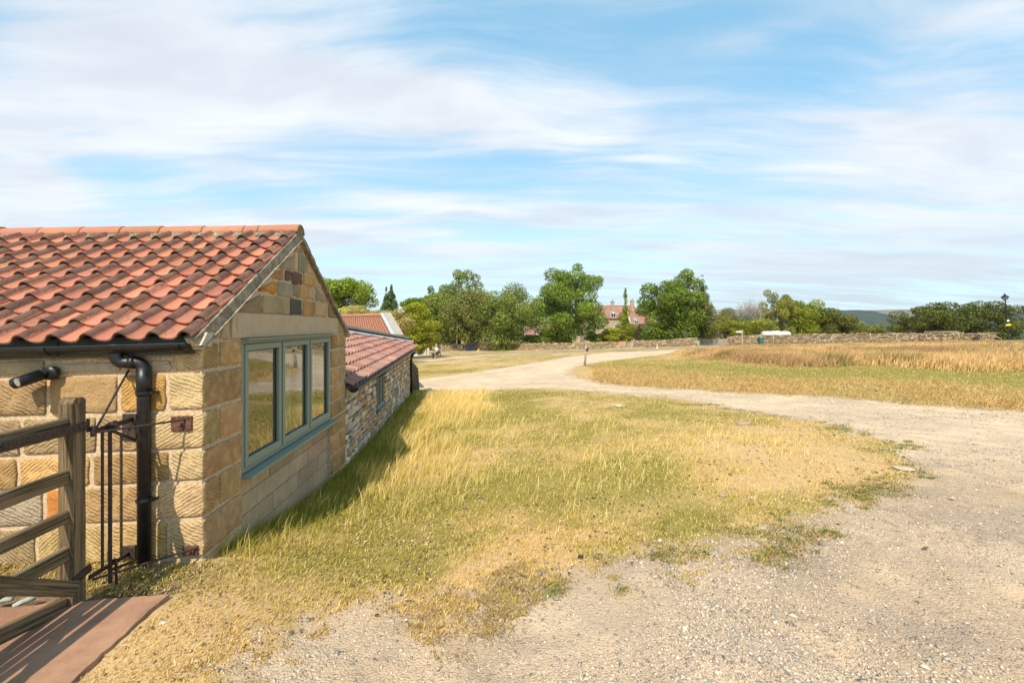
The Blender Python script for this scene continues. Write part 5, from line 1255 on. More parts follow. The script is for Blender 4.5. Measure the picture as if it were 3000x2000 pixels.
# ------------------------------------------------------------------ trees and shrubs
def rot_align(nv):
    return nv
def tree(name, label, u, d, du, vtop, vbot, n, ls, pal, shape='round', trunk=True, lobes=26, seed=0, group=None, depthr=.8, sub=None, trunkpx=None, bark='bark', gap=.0, zbase=None, cat='tree', lobr=(.24, .40)):
    """crown placed round photo column u at depth d; du = crown width, vtop..vbot crown rows"""
    rs = np.random.default_rng(seed + int(u)); x = (u - 1500) / F * d; zb = float(G(x, d)) if zbase is None else zbase
    w_ = du / F * d / 2; zt, zl = E - (vtop - HV) / F * d - zb, E - (vbot - HV) / F * d - zb
    root = thing(name, label, cat, (x, d, zb), 0, group); cz = (zt + zl) / 2; hh = max((zt - zl) / 2, .2)
    L = []
    for k in range(lobes):
        f = rs.normal(size=3); f /= np.linalg.norm(f); rr = rs.uniform(.25, .80) ** .7; c = f * rr; lr = rs.uniform(*lobr)
        if shape == 'cone': t_ = rs.uniform(0, 1) ** 1.2; a = rs.uniform(0, 2 * np.pi); q = (1 - t_) * .62 * rs.uniform(.4, 1); c = np.array([np.cos(a) * q, np.sin(a) * q, -1 + 1.93 * t_]); lr = .30 * (1 - t_) + .08
        if shape == 'dome': c[2] = abs(c[2]) * 1.2 - .5; c[:2] *= 1.05
        if shape == 'flat': a = rs.uniform(0, 2 * np.pi); tier = rs.integers(0, 6) / 5.; q = rs.uniform(.1, .75) * (1 - .55 * tier); c = np.array([np.cos(a) * q, np.sin(a) * q, -.85 + 1.65 * tier + rs.uniform(-.2, .2)]); lr = rs.uniform(.18, .34)
        L.append((c, lr))
    if sub: L = [(np.array(s_[:3], float), s_[3]) for s_ in sub] + L[:max(0, lobes - len(sub))]
    if shape == 'cone': L = [(np.array([0, 0, -1 + 1.95 * k / 9.]), .06 + .22 * (1 - k / 9.)) for k in range(10)] + L
    tot = sum(l[1] ** 2 for l in L); P_, N_ = [], []; shade = []
    for c, lr in L:
        m = int(n * 1.35 * lr * lr / tot); f = rs.normal(size=(m, 3)); f /= np.linalg.norm(f, axis=1)[:, None]
        rad = lr * rs.uniform(.55, 1.12, m) ** .6; sc_ = np.array([1, 1, .8 if shape != 'flat' else .62])
        p = c + f * rad[:, None] * sc_; P_.append(p); N_.append(f + rs.normal(0, .45, (m, 3))); shade.append(np.full(m, rs.uniform(-1, 1)))
    p = np.concatenate(P_); nr = np.concatenate(N_); nr /= np.linalg.norm(nr, axis=1)[:, None]; sh = np.concatenate(shade)
    lo, hi = np.percentile(p, 1.5, 0), np.percentile(p, 98.5, 0); p = (p - (lo + hi) / 2) / ((hi - lo) / 2); L = [((c_ - (lo + hi) / 2) / ((hi - lo) / 2), r_) for c_, r_ in L]
    W_ = np.array([w_, w_ * depthr, hh]); pw = p * W_ * np.array([1, 1, 1]) + np.array([0, 0, cz])
    m = len(pw); s_ = ls * rs.uniform(.6, 1.3, m); t1 = np.cross(nr, rs.normal(size=(m, 3))); t1 /= np.linalg.norm(t1, axis=1)[:, None]; t2 = np.cross(nr, t1)
    V = np.stack([pw - t1 * s_[:, None] * .5, pw + t2 * s_[:, None] * .32, pw + t1 * s_[:, None] * .55, pw - t2 * s_[:, None] * .32], 1)
    cols = np.array(pal)[rs.integers(0, len(pal), m)] * np.array([2.6, 2.0, 1.35]) * (1 + .22 * sh[:, None]) * rs.uniform(.75, 1.25, m)[:, None]
    npobj('crown', V.reshape(-1, 3), np.arange(m * 4).reshape(-1, 4), M['leaf'], root, np.repeat(cols, 4, 0))
    if trunk:
        mb = MB(); tr = max(.10, w_ * .07); tx = 0 if trunkpx is None else (trunkpx - u) / F * d; top = cz + hh * .35
        mb.tube([(tx, 0, -.3), (tx * .95, 0, zl * .6 + .1), (tx * .6, .05 * w_, cz - hh * .3), (tx * .2, 0, top)], [tr * 1.35, tr, tr * .75, tr * .2], 8)
        for k in range(7):
            a = rs.uniform(0, 2 * np.pi); z0 = cz + hh * rs.uniform(-.7, .0); c, lr = L[rs.integers(0, len(L))]; e_ = c * W_ + np.array([0, 0, cz])
            s0 = Vector((tx * .5, 0, z0)); e_ = Vector(e_); mb.tube([s0, s0.lerp(e_, .5) + Vector((0, 0, .05 * hh)), e_], [tr * .45, tr * .28, tr * .08], 6)
        mb.build('trunk', M[bark], root, True)
    return root
g1 = [(.055, .10, .018), (.075, .135, .022), (.04, .08, .018), (.095, .155, .028)]       # fresh green
g2 = [(.075, .105, .040), (.095, .125, .050), (.06, .085, .032), (.12, .15, .065)]   # grey green
g3 = [(.070, .125, .018), (.095, .155, .02), (.05, .10, .015), (.12, .175, .03)]      # yellow green
g4 = [(.090, .125, .014), (.115, .15, .018), (.065, .095, .012), (.14, .165, .022)]   # golden green
dk = [(.035, .060, .018), (.05, .075, .02), (.028, .045, .014), (.06, .08, .025)]
cf = [(.035, .075, .035), (.05, .095, .045), (.03, .06, .03), (.065, .11, .05)]
oli = [(.07, .10, .03), (.09, .12, .035), (.055, .08, .025), (.11, .125, .045)]
bro = [(.13, .13, .05), (.15, .15, .06), (.11, .11, .045), (.09, .12, .04)]
GT = 'trees round the far cottages'
tree('deciduous_tree', 'broad yellow-green tree rising directly behind the gable and orange barn roof', 1008, 92, 162, 822, 935, 13000, .40, g3, seed=1, group=GT, lobes=34)
tree('hedge', 'pale olive hedge showing above the ridge of the low barn', 1052, 60, 190, 900, 950, 8000, .22, [(.17, .19, .09), (.13, .15, .07), (.22, .23, .13)], trunk=False, seed=2, cat='hedge', lobes=40, lobr=(.18, .3))
tree('conifer', 'left and shorter of two dark pointed conifers above the barn', 1131, 100, 34, 852, 945, 5000, .30, cf, 'cone', seed=3, group=GT)
tree('conifer', 'right and taller of two dark pointed conifers above the barn', 1146, 101, 44, 845, 945, 6500, .30, cf, 'cone', seed=4, group=GT)
tree('shrub', 'pale leaved bush between the barn coping and the golden tree', 1160, 48, 100, 915, 1000, 9000, .16, [(.17, .17, .09), (.12, .13, .06), (.22, .21, .13), (.07, .09, .03)], trunk=False, seed=5, cat='bush', lobes=30)
tree('larch', 'golden green layered tree standing on the grass beyond the lean-to', 1220, 61.5, 118, 896, 1026, 15000, .22, g4, 'flat', seed=6, depthr=.55, trunkpx=1207, lobes=40, sub=[(0, 0, .75, .3), (.05, 0, .45, .4), (-.3, 0, .1, .35), (.45, 0, .05, .4), (.1, 0, -.1, .45), (.5, 0, -.4, .35), (-.55, 0, -.6, .34), (-.2, 0, -.6, .4), (.3, .1, -.75, .36), (-.1, .1, .25, .4), (.2, 0, .6, .3)])
tree('deciduous_tree', 'small mid green tree between the conifers and the tallest tree', 1208, 100, 62, 874, 920, 4000, .34, g1, seed=7, group=GT)
tree('deciduous_tree', 'dark green tree at the left shoulder of the tallest tree', 1262, 95, 60, 852, 960, 5500, .36, dk + g1, seed=8, group=GT)
tree('ash', 'tallest tree with an open airy crown against the sky left of centre', 1345, 98, 150, 800, 985, 15000, .36, g2 + g1, seed=9, group=GT, lobes=34, lobr=(.15, .24), sub=[(-.1, 0, .85, .17), (.2, 0, .83, .19), (.45, 0, .76, .15), (.55, 0, .55, .15), (.3, 0, .55, .17), (-.15, 0, .55, .2), (-.5, 0, .45, .2), (-.65, 0, .25, .2), (-.3, 0, .2, .28), (.25, 0, .2, .3), (-.4, 0, -.1, .35), (.3, 0, -.1, .4), (-.55, 0, -.45, .35), (0, 0, -.5, .45), (.5, 0, -.5, .4)])
tree('deciduous_tree', 'rounded light green tree left of the two grey-green round trees', 1296, 92, 130, 868, 1000, 12000, .36, g3 + g2, seed=10, group=GT, lobes=34)
tree('willow', 'left of two round grey-green trees over the drystone wall', 1376, 88, 140, 852, 1006, 17000, .30, g2, seed=11, group=GT, lobes=40)
tree('willow', 'right of two round grey-green trees over the drystone wall', 1484, 86, 152, 846, 1010, 19000, .30, g2 + g1, seed=12, group=GT, lobes=44)
tree('sycamore', 'large bright green sycamore with a visible trunk left of the farmhouse', 1656, 92, 205, 798, 1000, 24000, .36, g1, seed=13, group=GT, lobes=36, lobr=(.17, .27), trunkpx=1663, sub=[(.28, 0, .9, .12), (.25, 0, .7, .22), (.6, 0, .55, .24), (.75, 0, .62, .12), (0, 0, .55, .24), (-.35, 0, .35, .24), (.45, 0, .25, .28), (-.1, 0, .2, .32), (-.6, 0, 0, .26), (.6, 0, -.05, .28), (0, 0, -.2, .38), (-.75, 0, -.25, .24), (.75, 0, -.3, .24), (-.45, 0, -.4, .3), (.45, 0, -.4, .3), (0, 0, -.6, .3)])
tree('cypress', 'slim golden green spire tree in front of the farmhouse', 1832, 95, 52, 856, 1000, 5500, .26, g4 + g3, 'cone', seed=14, trunkpx=1834)
tree('shrub', 'golden green spreading shrub below the farmhouse wall', 1800, 94, 76, 964, 1002, 8000, .26, g4, trunk=False, seed=15, cat='bush', lobes=28)
tree('shrub', 'pale climbing shrub on the cottage wing wall', 1874, 96, 50, 950, 998, 3000, .24, [(.15, .17, .09), (.2, .21, .13), (.09, .12, .05)], trunk=False, seed=16, cat='bush')
tree('sycamore', 'large bright green sycamore right of the cottage wing', 1968, 90, 176, 812, 995, 23000, .36, g1, seed=17, group=GT, lobes=36, lobr=(.18, .28), sub=[(.42, 0, .85, .2), (.3, 0, .65, .25), (.62, 0, .6, .22), (-.1, 0, .5, .26), (-.45, 0, .42, .15), (.2, 0, .3, .34), (.65, 0, .2, .3), (-.25, 0, .1, .34), (-.7, 0, .1, .24), (-.8, 0, -.1, .2), (.1, 0, -.2, .4), (.65, 0, -.3, .34), (-.4, 0, -.35, .34), (-.1, 0, -.7, .34), (.4, 0, -.7, .34), (-.5, 0, -.7, .3)], trunkpx=2038)
tree('deciduous_tree', 'dark drooping tree hanging over the metal gate', 2062, 93, 78, 838, 990, 9000, .30, g2 + [(.09, .08, .03)] + dk, 'cone', seed=18, group=GT, trunkpx=2058, lobes=40)
tree('shrub', 'low bright green shrubs over the wall beside the low cottage', 1565, 90, 90, 982, 1006, 4000, .22, g1, trunk=False, seed=19, cat='bush')
tree('shrub', 'dark shrubs below the left sycamore at the drystone wall', 1620, 95, 90, 962, 1003, 5000, .26, dk + g1, trunk=False, seed=20, cat='bush')
tree('shrub', 'dark shrub under the right sycamore beside the cottage wing', 1925, 93, 80, 958, 1002, 6000, .26, dk + g1, trunk=False, seed=21, cat='bush')
tree('shrub', 'leafy shrub between the left sycamore and the golden shrub', 1740, 93, 46, 975, 1001, 3500, .26, g1 + g3, trunk=False, seed=22, cat='bush')
tree('shrub', 'olive brown bush behind the wall just right of the metal gate', 2145, 84, 90, 912, 990, 9000, .26, oli, trunk=False, seed=23, cat='bush', lobes=34)
tree('shrub', 'golden green bramble bush under the bare pale tree', 2190, 78, 150, 935, 985, 9000, .24, g4 + oli, trunk=False, seed=24, cat='bush', lobes=34)
tree('birch', 'thin golden brown tree at the right of the bare pale tree', 2278, 82, 100, 860, 985, 9000, .24, bro + g3, seed=25, lobes=36, lobr=(.14, .24), bark='palebark')
tree('deciduous_tree', 'dark green tree top peeping over the golden brown birch', 2305, 95, 50, 872, 950, 3500, .3, dk, seed=26, group=GT)
tree('deciduous_tree', 'yellow green rounded tree behind the white wrapped bales', 2345, 84, 112, 886, 985, 14000, .28, g3 + g4, seed=27, lobes=36, sub=[(-.4, 0, .55, .35), (-.1, 0, .6, .3), (.3, 0, .35, .3), (.6, 0, 0, .3)])
tree('hawthorn', 'grey-green rounded bush right of the yellow-green tree', 2452, 84, 118, 908, 985, 14000, .24, dk + [(.08, .10, .035), (.07, .085, .03)], seed=28, lobes=40)
tree('hawthorn', 'wide dark hawthorn with visible forked branches, left of the lamp post', 2732, 76, 165, 895, 985, 15000, .26, dk + [(.075, .085, .025)], seed=29, lobes=60, lobr=(.20, .32))
tree('hawthorn', 'wide dark hawthorn immediately left of the lamp post', 2868, 72, 170, 892, 1000, 18000, .26, dk + [(.065, .08, .03)], seed=30, lobes=64, lobr=(.20, .32))
for i, (u, vt, w_) in enumerate(((2525, 945, 50), (2560, 952, 44), (2590, 948, 30), (2622, 957, 40), (2645, 960, 40), (2490, 955, 40))):
    tree('young_tree', ('light green treetop in the valley gap beside the grey-green bush', 'second low treetop in the valley gap', 'pointed yellowish treetop in the middle of the valley gap', 'low treetop before the forested slope', 'low treetop at the edge of the wide hawthorn', 'treetop at the foot of the grey-green bush')[i], u, 120, w_, vt, 990, 1800, .34, g2 + oli, 'cone' if i in (2,) else 'round', seed=40 + i, group='treetops in the valley gap', trunk=False)
# far treeline left of the village so that the sky meets trees
stf = tree('wood', 'dark wood closing the view far behind the cottages', 1450, 175, 1000, 915, 985, 30000, .8, dk + g2, trunk=False, seed=60, cat='wood', lobes=110, lobr=(.05, .09), depthr=.05)
# bare pale tree
x0 = hitp(2215, 1000); d = 80; bx = (2212 - 1500) / F * d; bt = thing('bare_tree', 'leafless pale twiggy tree between the golden bushes', 'tree', (bx, d, float(G(bx, d))))
mb = MB(); rs = random.Random(5); H_ = E - (850 - HV) / F * d - bt.location.z
def twig(p, dr, L, r_, dep):
    q = p + dr * L; mb.tube([p, p.lerp(q, .5) + Vector((rs.gauss(0, .04), rs.gauss(0, .04), 0)) * L, q], [r_, r_ * .8, r_ * .6], 4 if dep > 1 else 6)
    if dep >= 5: return
    for k in range(3 if dep < 4 else 2):
        nd = (dr + Vector((rs.gauss(0, .42), rs.gauss(0, .42), rs.uniform(-.05, .25)))).normalized(); twig(p.lerp(q, rs.uniform(.55, 1)), nd, L * rs.uniform(.62, .82), r_ * .62, dep + 1)
for k in range(5):
    twig(Vector((rs.uniform(-.3, .3), 0, 0)), Vector((rs.uniform(-.45, .45), rs.uniform(-.2, .2), 1)).normalized(), H_ * .33, .10, 0)
mb.build('trunk', M['palebark'], bt)

# ------------------------------------------------------------------ drystone walls
def drystone(name, label, pts, hpx, seed, thick=.45, group=None):
    """pts: photo points (u, v of foot, depth); hpx: wall height in metres at each"""
    rs = random.Random(seed); base = [P(u, v, d) for u, v, d in pts]; o0 = base[0].copy(); w_ = thing(name, label, 'wall', o0, 0, group); mb = MB(); mj = MB()
    seg = [(b_ - a).length for a, b_ in zip(base[:-1], base[1:])]; tot = sum(seg)
    def at(s_):
        for i, L in enumerate(seg):
            if s_ <= L or i == len(seg) - 1: k = max(0, min(1, s_ / L)); return base[i].lerp(base[i + 1], k), hpx[i] + (hpx[i + 1] - hpx[i]) * k, (base[i + 1] - base[i]).normalized()
            s_ -= L
    h = 0; k = 0; maxh = max(hpx)
    while h < maxh + .05:
        ch = rs.uniform(.085, .13); s_ = rs.uniform(-.2, 0)
        while s_ < tot:
            L = rs.uniform(.16, .55); p, hh, dr = at(max(0, s_ + L / 2))
            if h < hh + rs.uniform(-.03, .03) and s_ + L / 2 > 0:
                nrm_ = Vector((dr.y, -dr.x, 0)).normalized(); nrm_ = nrm_ if nrm_.y < 0 else -nrm_; c = jit(rs.choice([(.42, .30, .17), (.33, .235, .135), (.48, .38, .24), (.23, .165, .095), (.38, .25, .125)]), .1, .3)
                o_ = p - o0 + nrm_ * (thick / 2 * (1 - .25 * h / maxh)) + Vector((0, 0, h + rs.uniform(-.012, .012))); d2 = Vector((dr.x, dr.y, 0)).normalized(); out = rs.uniform(-.03, .06); g = .03
                a, b_ = o_ - d2 * (L / 2 - g), o_ + d2 * (L / 2 - g); zt = Vector((rs.uniform(-.02, .02), 0, ch - g)); V = []
                for pp in (a, b_): V += [pp - nrm_ * .2, pp + nrm_ * out, pp + nrm_ * (out - .02) + zt, pp - nrm_ * .2 + zt]
                V[1] = V[1] + Vector((0, 0, rs.uniform(0, .02)))
                mb.add(V, [(0, 1, 2, 3), (7, 6, 5, 4), (1, 5, 6, 2), (3, 2, 6, 7), (0, 4, 5, 1)], c)
            s_ += L
        h += ch
    n = 24; V = []
    for i in range(n + 1):
        p, hh, dr = at(tot * i / n); nrm_ = Vector((dr.y, -dr.x, 0)).normalized(); q = p - o0
        for a, z in ((thick / 2 - .06, -.6), (thick / 2 - .10, hh - .04), (-thick / 2 + .05, hh - .04), (-thick / 2, -.6)): V.append(q + (nrm_ if nrm_.y < 0 else -nrm_) * a + Vector((0, 0, z)))
    mj.add(V, [(4 * i + k, 4 * i + (k + 1) % 4, 4 * i + 4 + (k + 1) % 4, 4 * i + 4 + k) for i in range(n) for k in range(4)] + [(0, 1, 2, 3), (4 * n + 3, 4 * n + 2, 4 * n + 1, 4 * n)])
    mb.build('wall_stones', M['rubble'], w_); mj.build('core', M['joint'], w_)
    return w_
GW = 'drystone walls along the far side of the road'
def gd(u, d): x = (u - 1500) / F * d; return HV - (float(G(x, d)) - E) * F / d
def wpts(L): return [(u, gd(u, d), d) for u, d in L]
def dv(u, v, guess=80):
    x, y = hit(u, v); return y
WD = {1280: 92, 1394: 88, 1500: 86, 1670: 84, 1686: 84, 1812: 82, 1858: 82, 2038: 76, 2132: 70, 2240: 66, 2436: 60, 2706: 54, 2910: 50}
def wp(*us): return wpts([(u, WD[u]) for u in us])
drystone('drystone_wall', 'drystone wall under the round grey-green trees, left of the little wooden gate', wp(1394, 1500, 1670), [1.25, 1.2, 1.2], 1, group=GW)
drystone('drystone_wall', 'drystone wall between the little wooden gate and the orange board', wp(1686, 1812), [1.15, 1.2], 2, group=GW)
drystone('drystone_wall', 'drystone wall between the orange board and the metal field gate', wp(1858, 2038), [1.2, 1.35], 3, group=GW)
drystone('drystone_wall', 'long high drystone wall running right from the metal field gate', wp(2132, 2240, 2436, 2706, 2910), [1.30, 1.36, 1.36, 1.2, 1.0], 4, group=GW)
drystone('drystone_wall', 'short drystone wall by the two walkers and the shop', wpts([(1290, 92), (1394, 88)]), [1.3, 1.2], 5, group=GW)

def gobj(u, d, dv_=0): x = (u - 1500) / F * d; return Vector((x, d, float(G(x, d)) - .02))
# metal field gate
p = gobj(2040, 76); p2 = gobj(2131, 71); dd = p2 - p; L = math.hypot(dd.x, dd.y); rz = math.atan2(dd.y, dd.x)
mg = thing('metal_gate', 'galvanised metal field gate in the gap of the drystone wall', 'gate', p, rz)
mb = MB(); 
for xx in (0.1, L * .58, L * .62, L - .1): mb.tube([(xx, 0, .1), (xx, 0, 1.2)], .035, 6)
mb.build('upright', M['galv'], mg)
for k in range(5): mb = MB(); mb.tube([(.1, 0, .15 + k * .26), (L - .1, 0, .15 + k * .26)], .028, 6); mb.build('bar', M['galv'], mg)
for xx in (0, L): mb = MB(); mb.box(xx - .09, xx + .09, -.09, .09, 0, 1.45); mb.build('post', M['greywood'] if xx == 0 else M['galv'], mg)
mb = MB(); mb.tube([(L * .62, 0, .15), (L - .1, 0, 1.15)], .025, 6); mb.build('brace', M['galv'], mg)
# little wooden gates
def wgate(u, d, wd, label, h=1.1, n=4):
    p = gobj(u, d); g = thing('wooden_gate', label, 'gate', p)
    for k in range(n): mb = MB(); z = .15 + k * (h - .25) / (n - 1); mb.box(-wd / 2, wd / 2, -.02, .02, z, z + .1); mb.build('rail', M['greywood'], g)
    for s_ in (-1, 1): mb = MB(); mb.box(s_ * wd / 2 - .06, s_ * wd / 2 + .06, -.06, .06, 0, h + .1); mb.build('post', M['greywood'], g)
    mb = MB(); mb.quadbar((-wd / 2, -.03, .15), (wd / 2, -.03, h - .1), .03, .09); mb.build('brace', M['greywood'], g)
wgate(1678, 84, .95, 'small pale wooden gate in the wall below the left sycamore')
wgate(1842, 82, 1.9, 'wooden gate in the wall behind the orange board')
wgate(1300, 91, .9, 'small dark wooden gate in the wall beside the walkers', n=5, h=1.3)
g = thing('slatted_gate', 'dark blue slatted gate set in the wall below the round trees', 'gate', gobj(1378, 87.2))
for k in range(9): mb = MB(); mb.box(-1.0 + k * .235, -1.0 + k * .235 + .17, -.02, .02, .1, 1.15, (.02, .03, .06)); mb.build('slat', M['attr'], g)
mb = MB(); mb.box(-1.05, 1.1, .025, .06, .25, .37, (.02, .028, .05)); mb.box(-1.05, 1.1, .025, .06, .9, 1.02, (.02, .028, .05)); mb.build('rail', M['attr'], g)
# board on a post, bollard, signposts, marker
b = thing('notice_board', 'blank orange-brown board on a post before the wall', 'sign', gobj(1823, 70)); mb = MB(); mb.box(-.55, .55, -.03, .03, .72, 1.25, (.52, .24, .13)); mb.build('board', M['attr'], b); mb = MB(); mb.box(-.06, .06, .035, .12, 0, 1.3); mb.build('post', M['greywood'], b)
b = thing('bollard', 'short white-topped post on the verge of the road', 'post', gobj(1925, 64)); mb = MB(); mb.box(-.06, .06, -.06, .06, 0, .72, b=.01); mb.build('post', M['white'], b); mb = MB(); mb.box(-.065, .065, -.065, .065, .50, .58, (.3, .05, .03)); mb.build('reflector', M['attr'], b)
b = thing('signpost', 'leaning timber waymark post where the track forks', 'post', hitp(1713, 1070)); b.rotation_euler = (0, R(4), 0); dd = b.location.y; hp = 60 / F * dd
mb = MB(); mb.tube([(0, 0, -.1), (.01, 0, hp * .5), (0, 0, hp)], [.075, .065, .06], 8); mb.build('post', M['greywood'], b, True); mb = MB(); mb.box(-.02, .16, -.09, -.05, hp * .70, hp * .83, (.06, .05, .045), b=.01); mb.build('waymark_disc', M['attr'], b)
b = thing('signpost', 'pale wooden footpath signpost with one short arm at the wall', 'sign', gobj(2174, 61)); mb = MB(); mb.box(-.07, .07, -.07, .07, 0, 2.15, b=.01); mb.build('post', M['greywood'], b); mb = MB(); mb.prism([(-.75, 1.80), (-.08, 1.76), (-.08, 1.98), (-.75, 1.94), (-.85, 1.87)], 1, -.03, .03); mb.build('arm', M['white'], b)
b = thing('marker', 'small yellow marker sign on a stick in the grass', 'sign', gobj(1401, 70)); mb = MB(); mb.box(-.12, .12, -.02, .0, .45, .68, (.75, .55, .02)); mb.build('plate', M['attr'], b); mb = MB(); mb.box(-.02, .02, .002, .03, 0, .6); mb.build('stake', M['greywood'], b)
b = thing('bin', 'green wheeled bin standing by the drystone wall', 'bin', gobj(2229, 58)); mb = MB()
mb.add([(-.21, -.25, .08), (.21, -.25, .08), (.21, .25, .08), (-.21, .25, .08), (-.29, -.33, .95), (.29, -.33, .95), (.29, .33, .95), (-.29, .33, .95)], [(3, 2, 1, 0), (4, 5, 6, 7), (0, 1, 5, 4), (1, 2, 6, 5), (2, 3, 7, 6), (3, 0, 4, 7)], (.045, .15, .10)); mb.build('body', M['attr'], b)
mb = MB(); mb.box(-.31, .31, -.36, .36, .955, 1.02, (.05, .17, .11), b=.02); mb.build('lid', M['attr'], b)
for s_ in (-1, 1): mb = MB(); mb.lathe([(.0, -.03), (.11, -.03), (.11, .03), (0, .03)], 12, (.02, .02, .02)); mb.xf(lambda v: Vector((v[2] + s_ * .24, v[0] + .25, v[1] + .11))).build('wheel', M['attr'], b)
# stakes and poles against the long wall
for i, (u0, v0, u1, v1, d, lab) in enumerate(((2141, 1006, 2141, 985, 69, 'thin upright stake just right of the metal gate'), (2196, 1008, 2198, 983, 66, 'pale thin stake between the signpost and the bin'), (2265, 1007, 2266, 981, 62, 'thin stake right of the green bin'),
        (2423, 1006, 2441, 979, 58, 'left sloping prop leaning on the long wall'), (2553, 998, 2549, 975, 55, 'upright stake in the middle of the long wall'), (2621, 1001, 2632, 976, 53.5, 'right sloping prop leaning on the long wall'),
        (2717, 999, 2711, 970, 51, 'left post holding up the horizontal pole'), (2813, 998, 2806, 970, 49, 'right post holding up the horizontal pole'))):
    a, b_ = P(u0, v0 + 4, d), P(u1, v1, d - .0); mb = MB(); r_ = .07 if i in (4, 6, 7) else .05; mb.tube([Vector((0, 0, 0)), (b_ - a) * .5, b_ - a], [r_, r_ * .95, r_ * .85], 7); o = mb.build('stake', M['greywood'], None, True); o.location = a; tag(o, lab, 'post', 'stakes along the drystone wall')
a, b_ = P(2712, 972, 50.9), P(2808, 971.5, 48.9); mb = MB(); mb.tube([Vector((0, 0, 0)), (b_ - a) * .5, b_ - a], .06, 7); o = mb.build('rail_pole', M['greywood'], None, True); o.location = a; tag(o, 'horizontal pole carried on two posts over the wall top', 'pole')
a, b_ = P(2912, 984, 47.5), P(2935, 993, 47); mb = MB(); mb.tube([Vector((0, 0, 0)), b_ - a], .05, 7); o = mb.build('rail_pole', M['greywood'], None, True); o.location = a; tag(o, 'fallen pole slanting down from the broken end of the wall', 'pole')
# wrapped bales
for i, u in enumerate((2247, 2272, 2298)):
    d = 74; pz = P(u, 969, d).z - (0.0 if i == 1 else .05); gz0 = float(G((u - 1500) / F * d, d)); hh_ = (pz - gz0); r_ = hh_ / 2
    mb = MB(); mb.lathe([(.02, -.72), (.80, -.70), (.93, -.6), (.95, 0), (.93, .6), (.80, .70), (.02, .72)], 20, (.66, .70, .62)); k = r_ / .95
    mb.xf(lambda v: Vector((v[2], v[0] * k, v[1] * k + r_))); o = mb.build('wrapped_bale', M['attr'], None, True); o.location = ((u - 1500) / F * d, d, gz0); tag(o, ('left', 'middle', 'right')[i] + ' of three white plastic wrapped bales behind the long wall', 'bale', 'white wrapped bales behind the wall')
# ------------------------------------------------------------------ street lamp
d = 47; lp = P(2957, 1006, d); sl = thing('street_lamp', 'black victorian street lamp leaning slightly left with a yellow plate', 'street lamp', lp); Lx = (2943 - 2957) / F * d; H_ = (1006 - 860) / F * d
tl_ = math.atan2(Lx, H_); sl.rotation_euler = (0, tl_, 0); px_ = d / F
mb = MB(); mb.lathe([(.13, -.2), (.13, .1), (.105, .15), (.105, .62), (.075, .70), (.055, .8), (.05, 2.6), (.042, 3.9), (.06, 3.95), (.06, 4.0), (.04, 4.05), (.045, H_ - 1.0 + .25), (.085, H_ - .66)], 14); mb.build('column', M['black'], sl, True)
mb = MB(); zq = H_ - .87; mb.tube([(-.34, 0, zq), (.34, 0, zq)], .018, 8); 
for s_ in (-1, 1): mb.lathe([(.0, -.03), (.03, 0), (.0, .03)], 8, o=(s_ * .34, 0, zq))
mb.build('ladder_bar', M['black'], sl)
mb = MB()
zt_, zb_ = H_ - .34, H_ - .64
for a in (45, 135, 225, 315):
    ca, sa = math.cos(R(a)), math.sin(R(a)); mb.quadbar((ca * .12, sa * .12, zb_), (ca * .29, sa * .29, zt_), .025, .025)
mb.lathe([(.0, zb_ - .03), (.13, zb_ - .02), (.13, zb_), (.0, zb_)], 4); fr_ = mb.build('lantern_frame', M['black'], sl)
mb = MB(); V = [];
for rr, z in ((.115, zb_ + .005), (.28, zt_ - .005)):
    for a in (45, 135, 225, 315): V.append((math.cos(R(a)) * rr, math.sin(R(a)) * rr, z))
mb.add(V, [(k, (k + 1) % 4, 4 + (k + 1) % 4, 4 + k) for k in range(4)], (.7, .72, .72)); mb.build('glass_pane', material('frosted lamp glass', lambda t, b: (setattr(b.inputs['Base Color'], 'default_value', (.75, .77, .78, 1)), setattr(b.inputs['Roughness'], 'default_value', .3), setattr(b.inputs['Transmission Weight'], 'default_value', .6))), fr_)
mb = MB(); mb.lathe([(.30, 0), (.34, .0), (.33, .03), (.20, .12), (.10, .20), (.09, .26), (.05, .30), (.03, .34), (.045, .36), (.0, .40)], 12, o=(0, 0, zt_)); mb.build('lamp_cap', M['black'], sl)
mb = MB(); z_ = (1006 - 951) / F * d; mb.box(-.26, .26, -.10, -.08, z_ - .11, z_ + .08, (.80, .58, .02), b=.01); mb.build('yellow_plate', M['attr'], sl)
mb = MB(); z_ = (1006 - 939) / F * d; mb.box(-.10, .14, -.09, -.06, z_ - .10, z_ + .1, (.70, .68, .66), b=.01); mb.lathe([(0, 0), (.05, 0), (.05, .01), (0, .01)], 10, (.02, .02, .02)); mb.build('white_plate', M['attr'], sl)
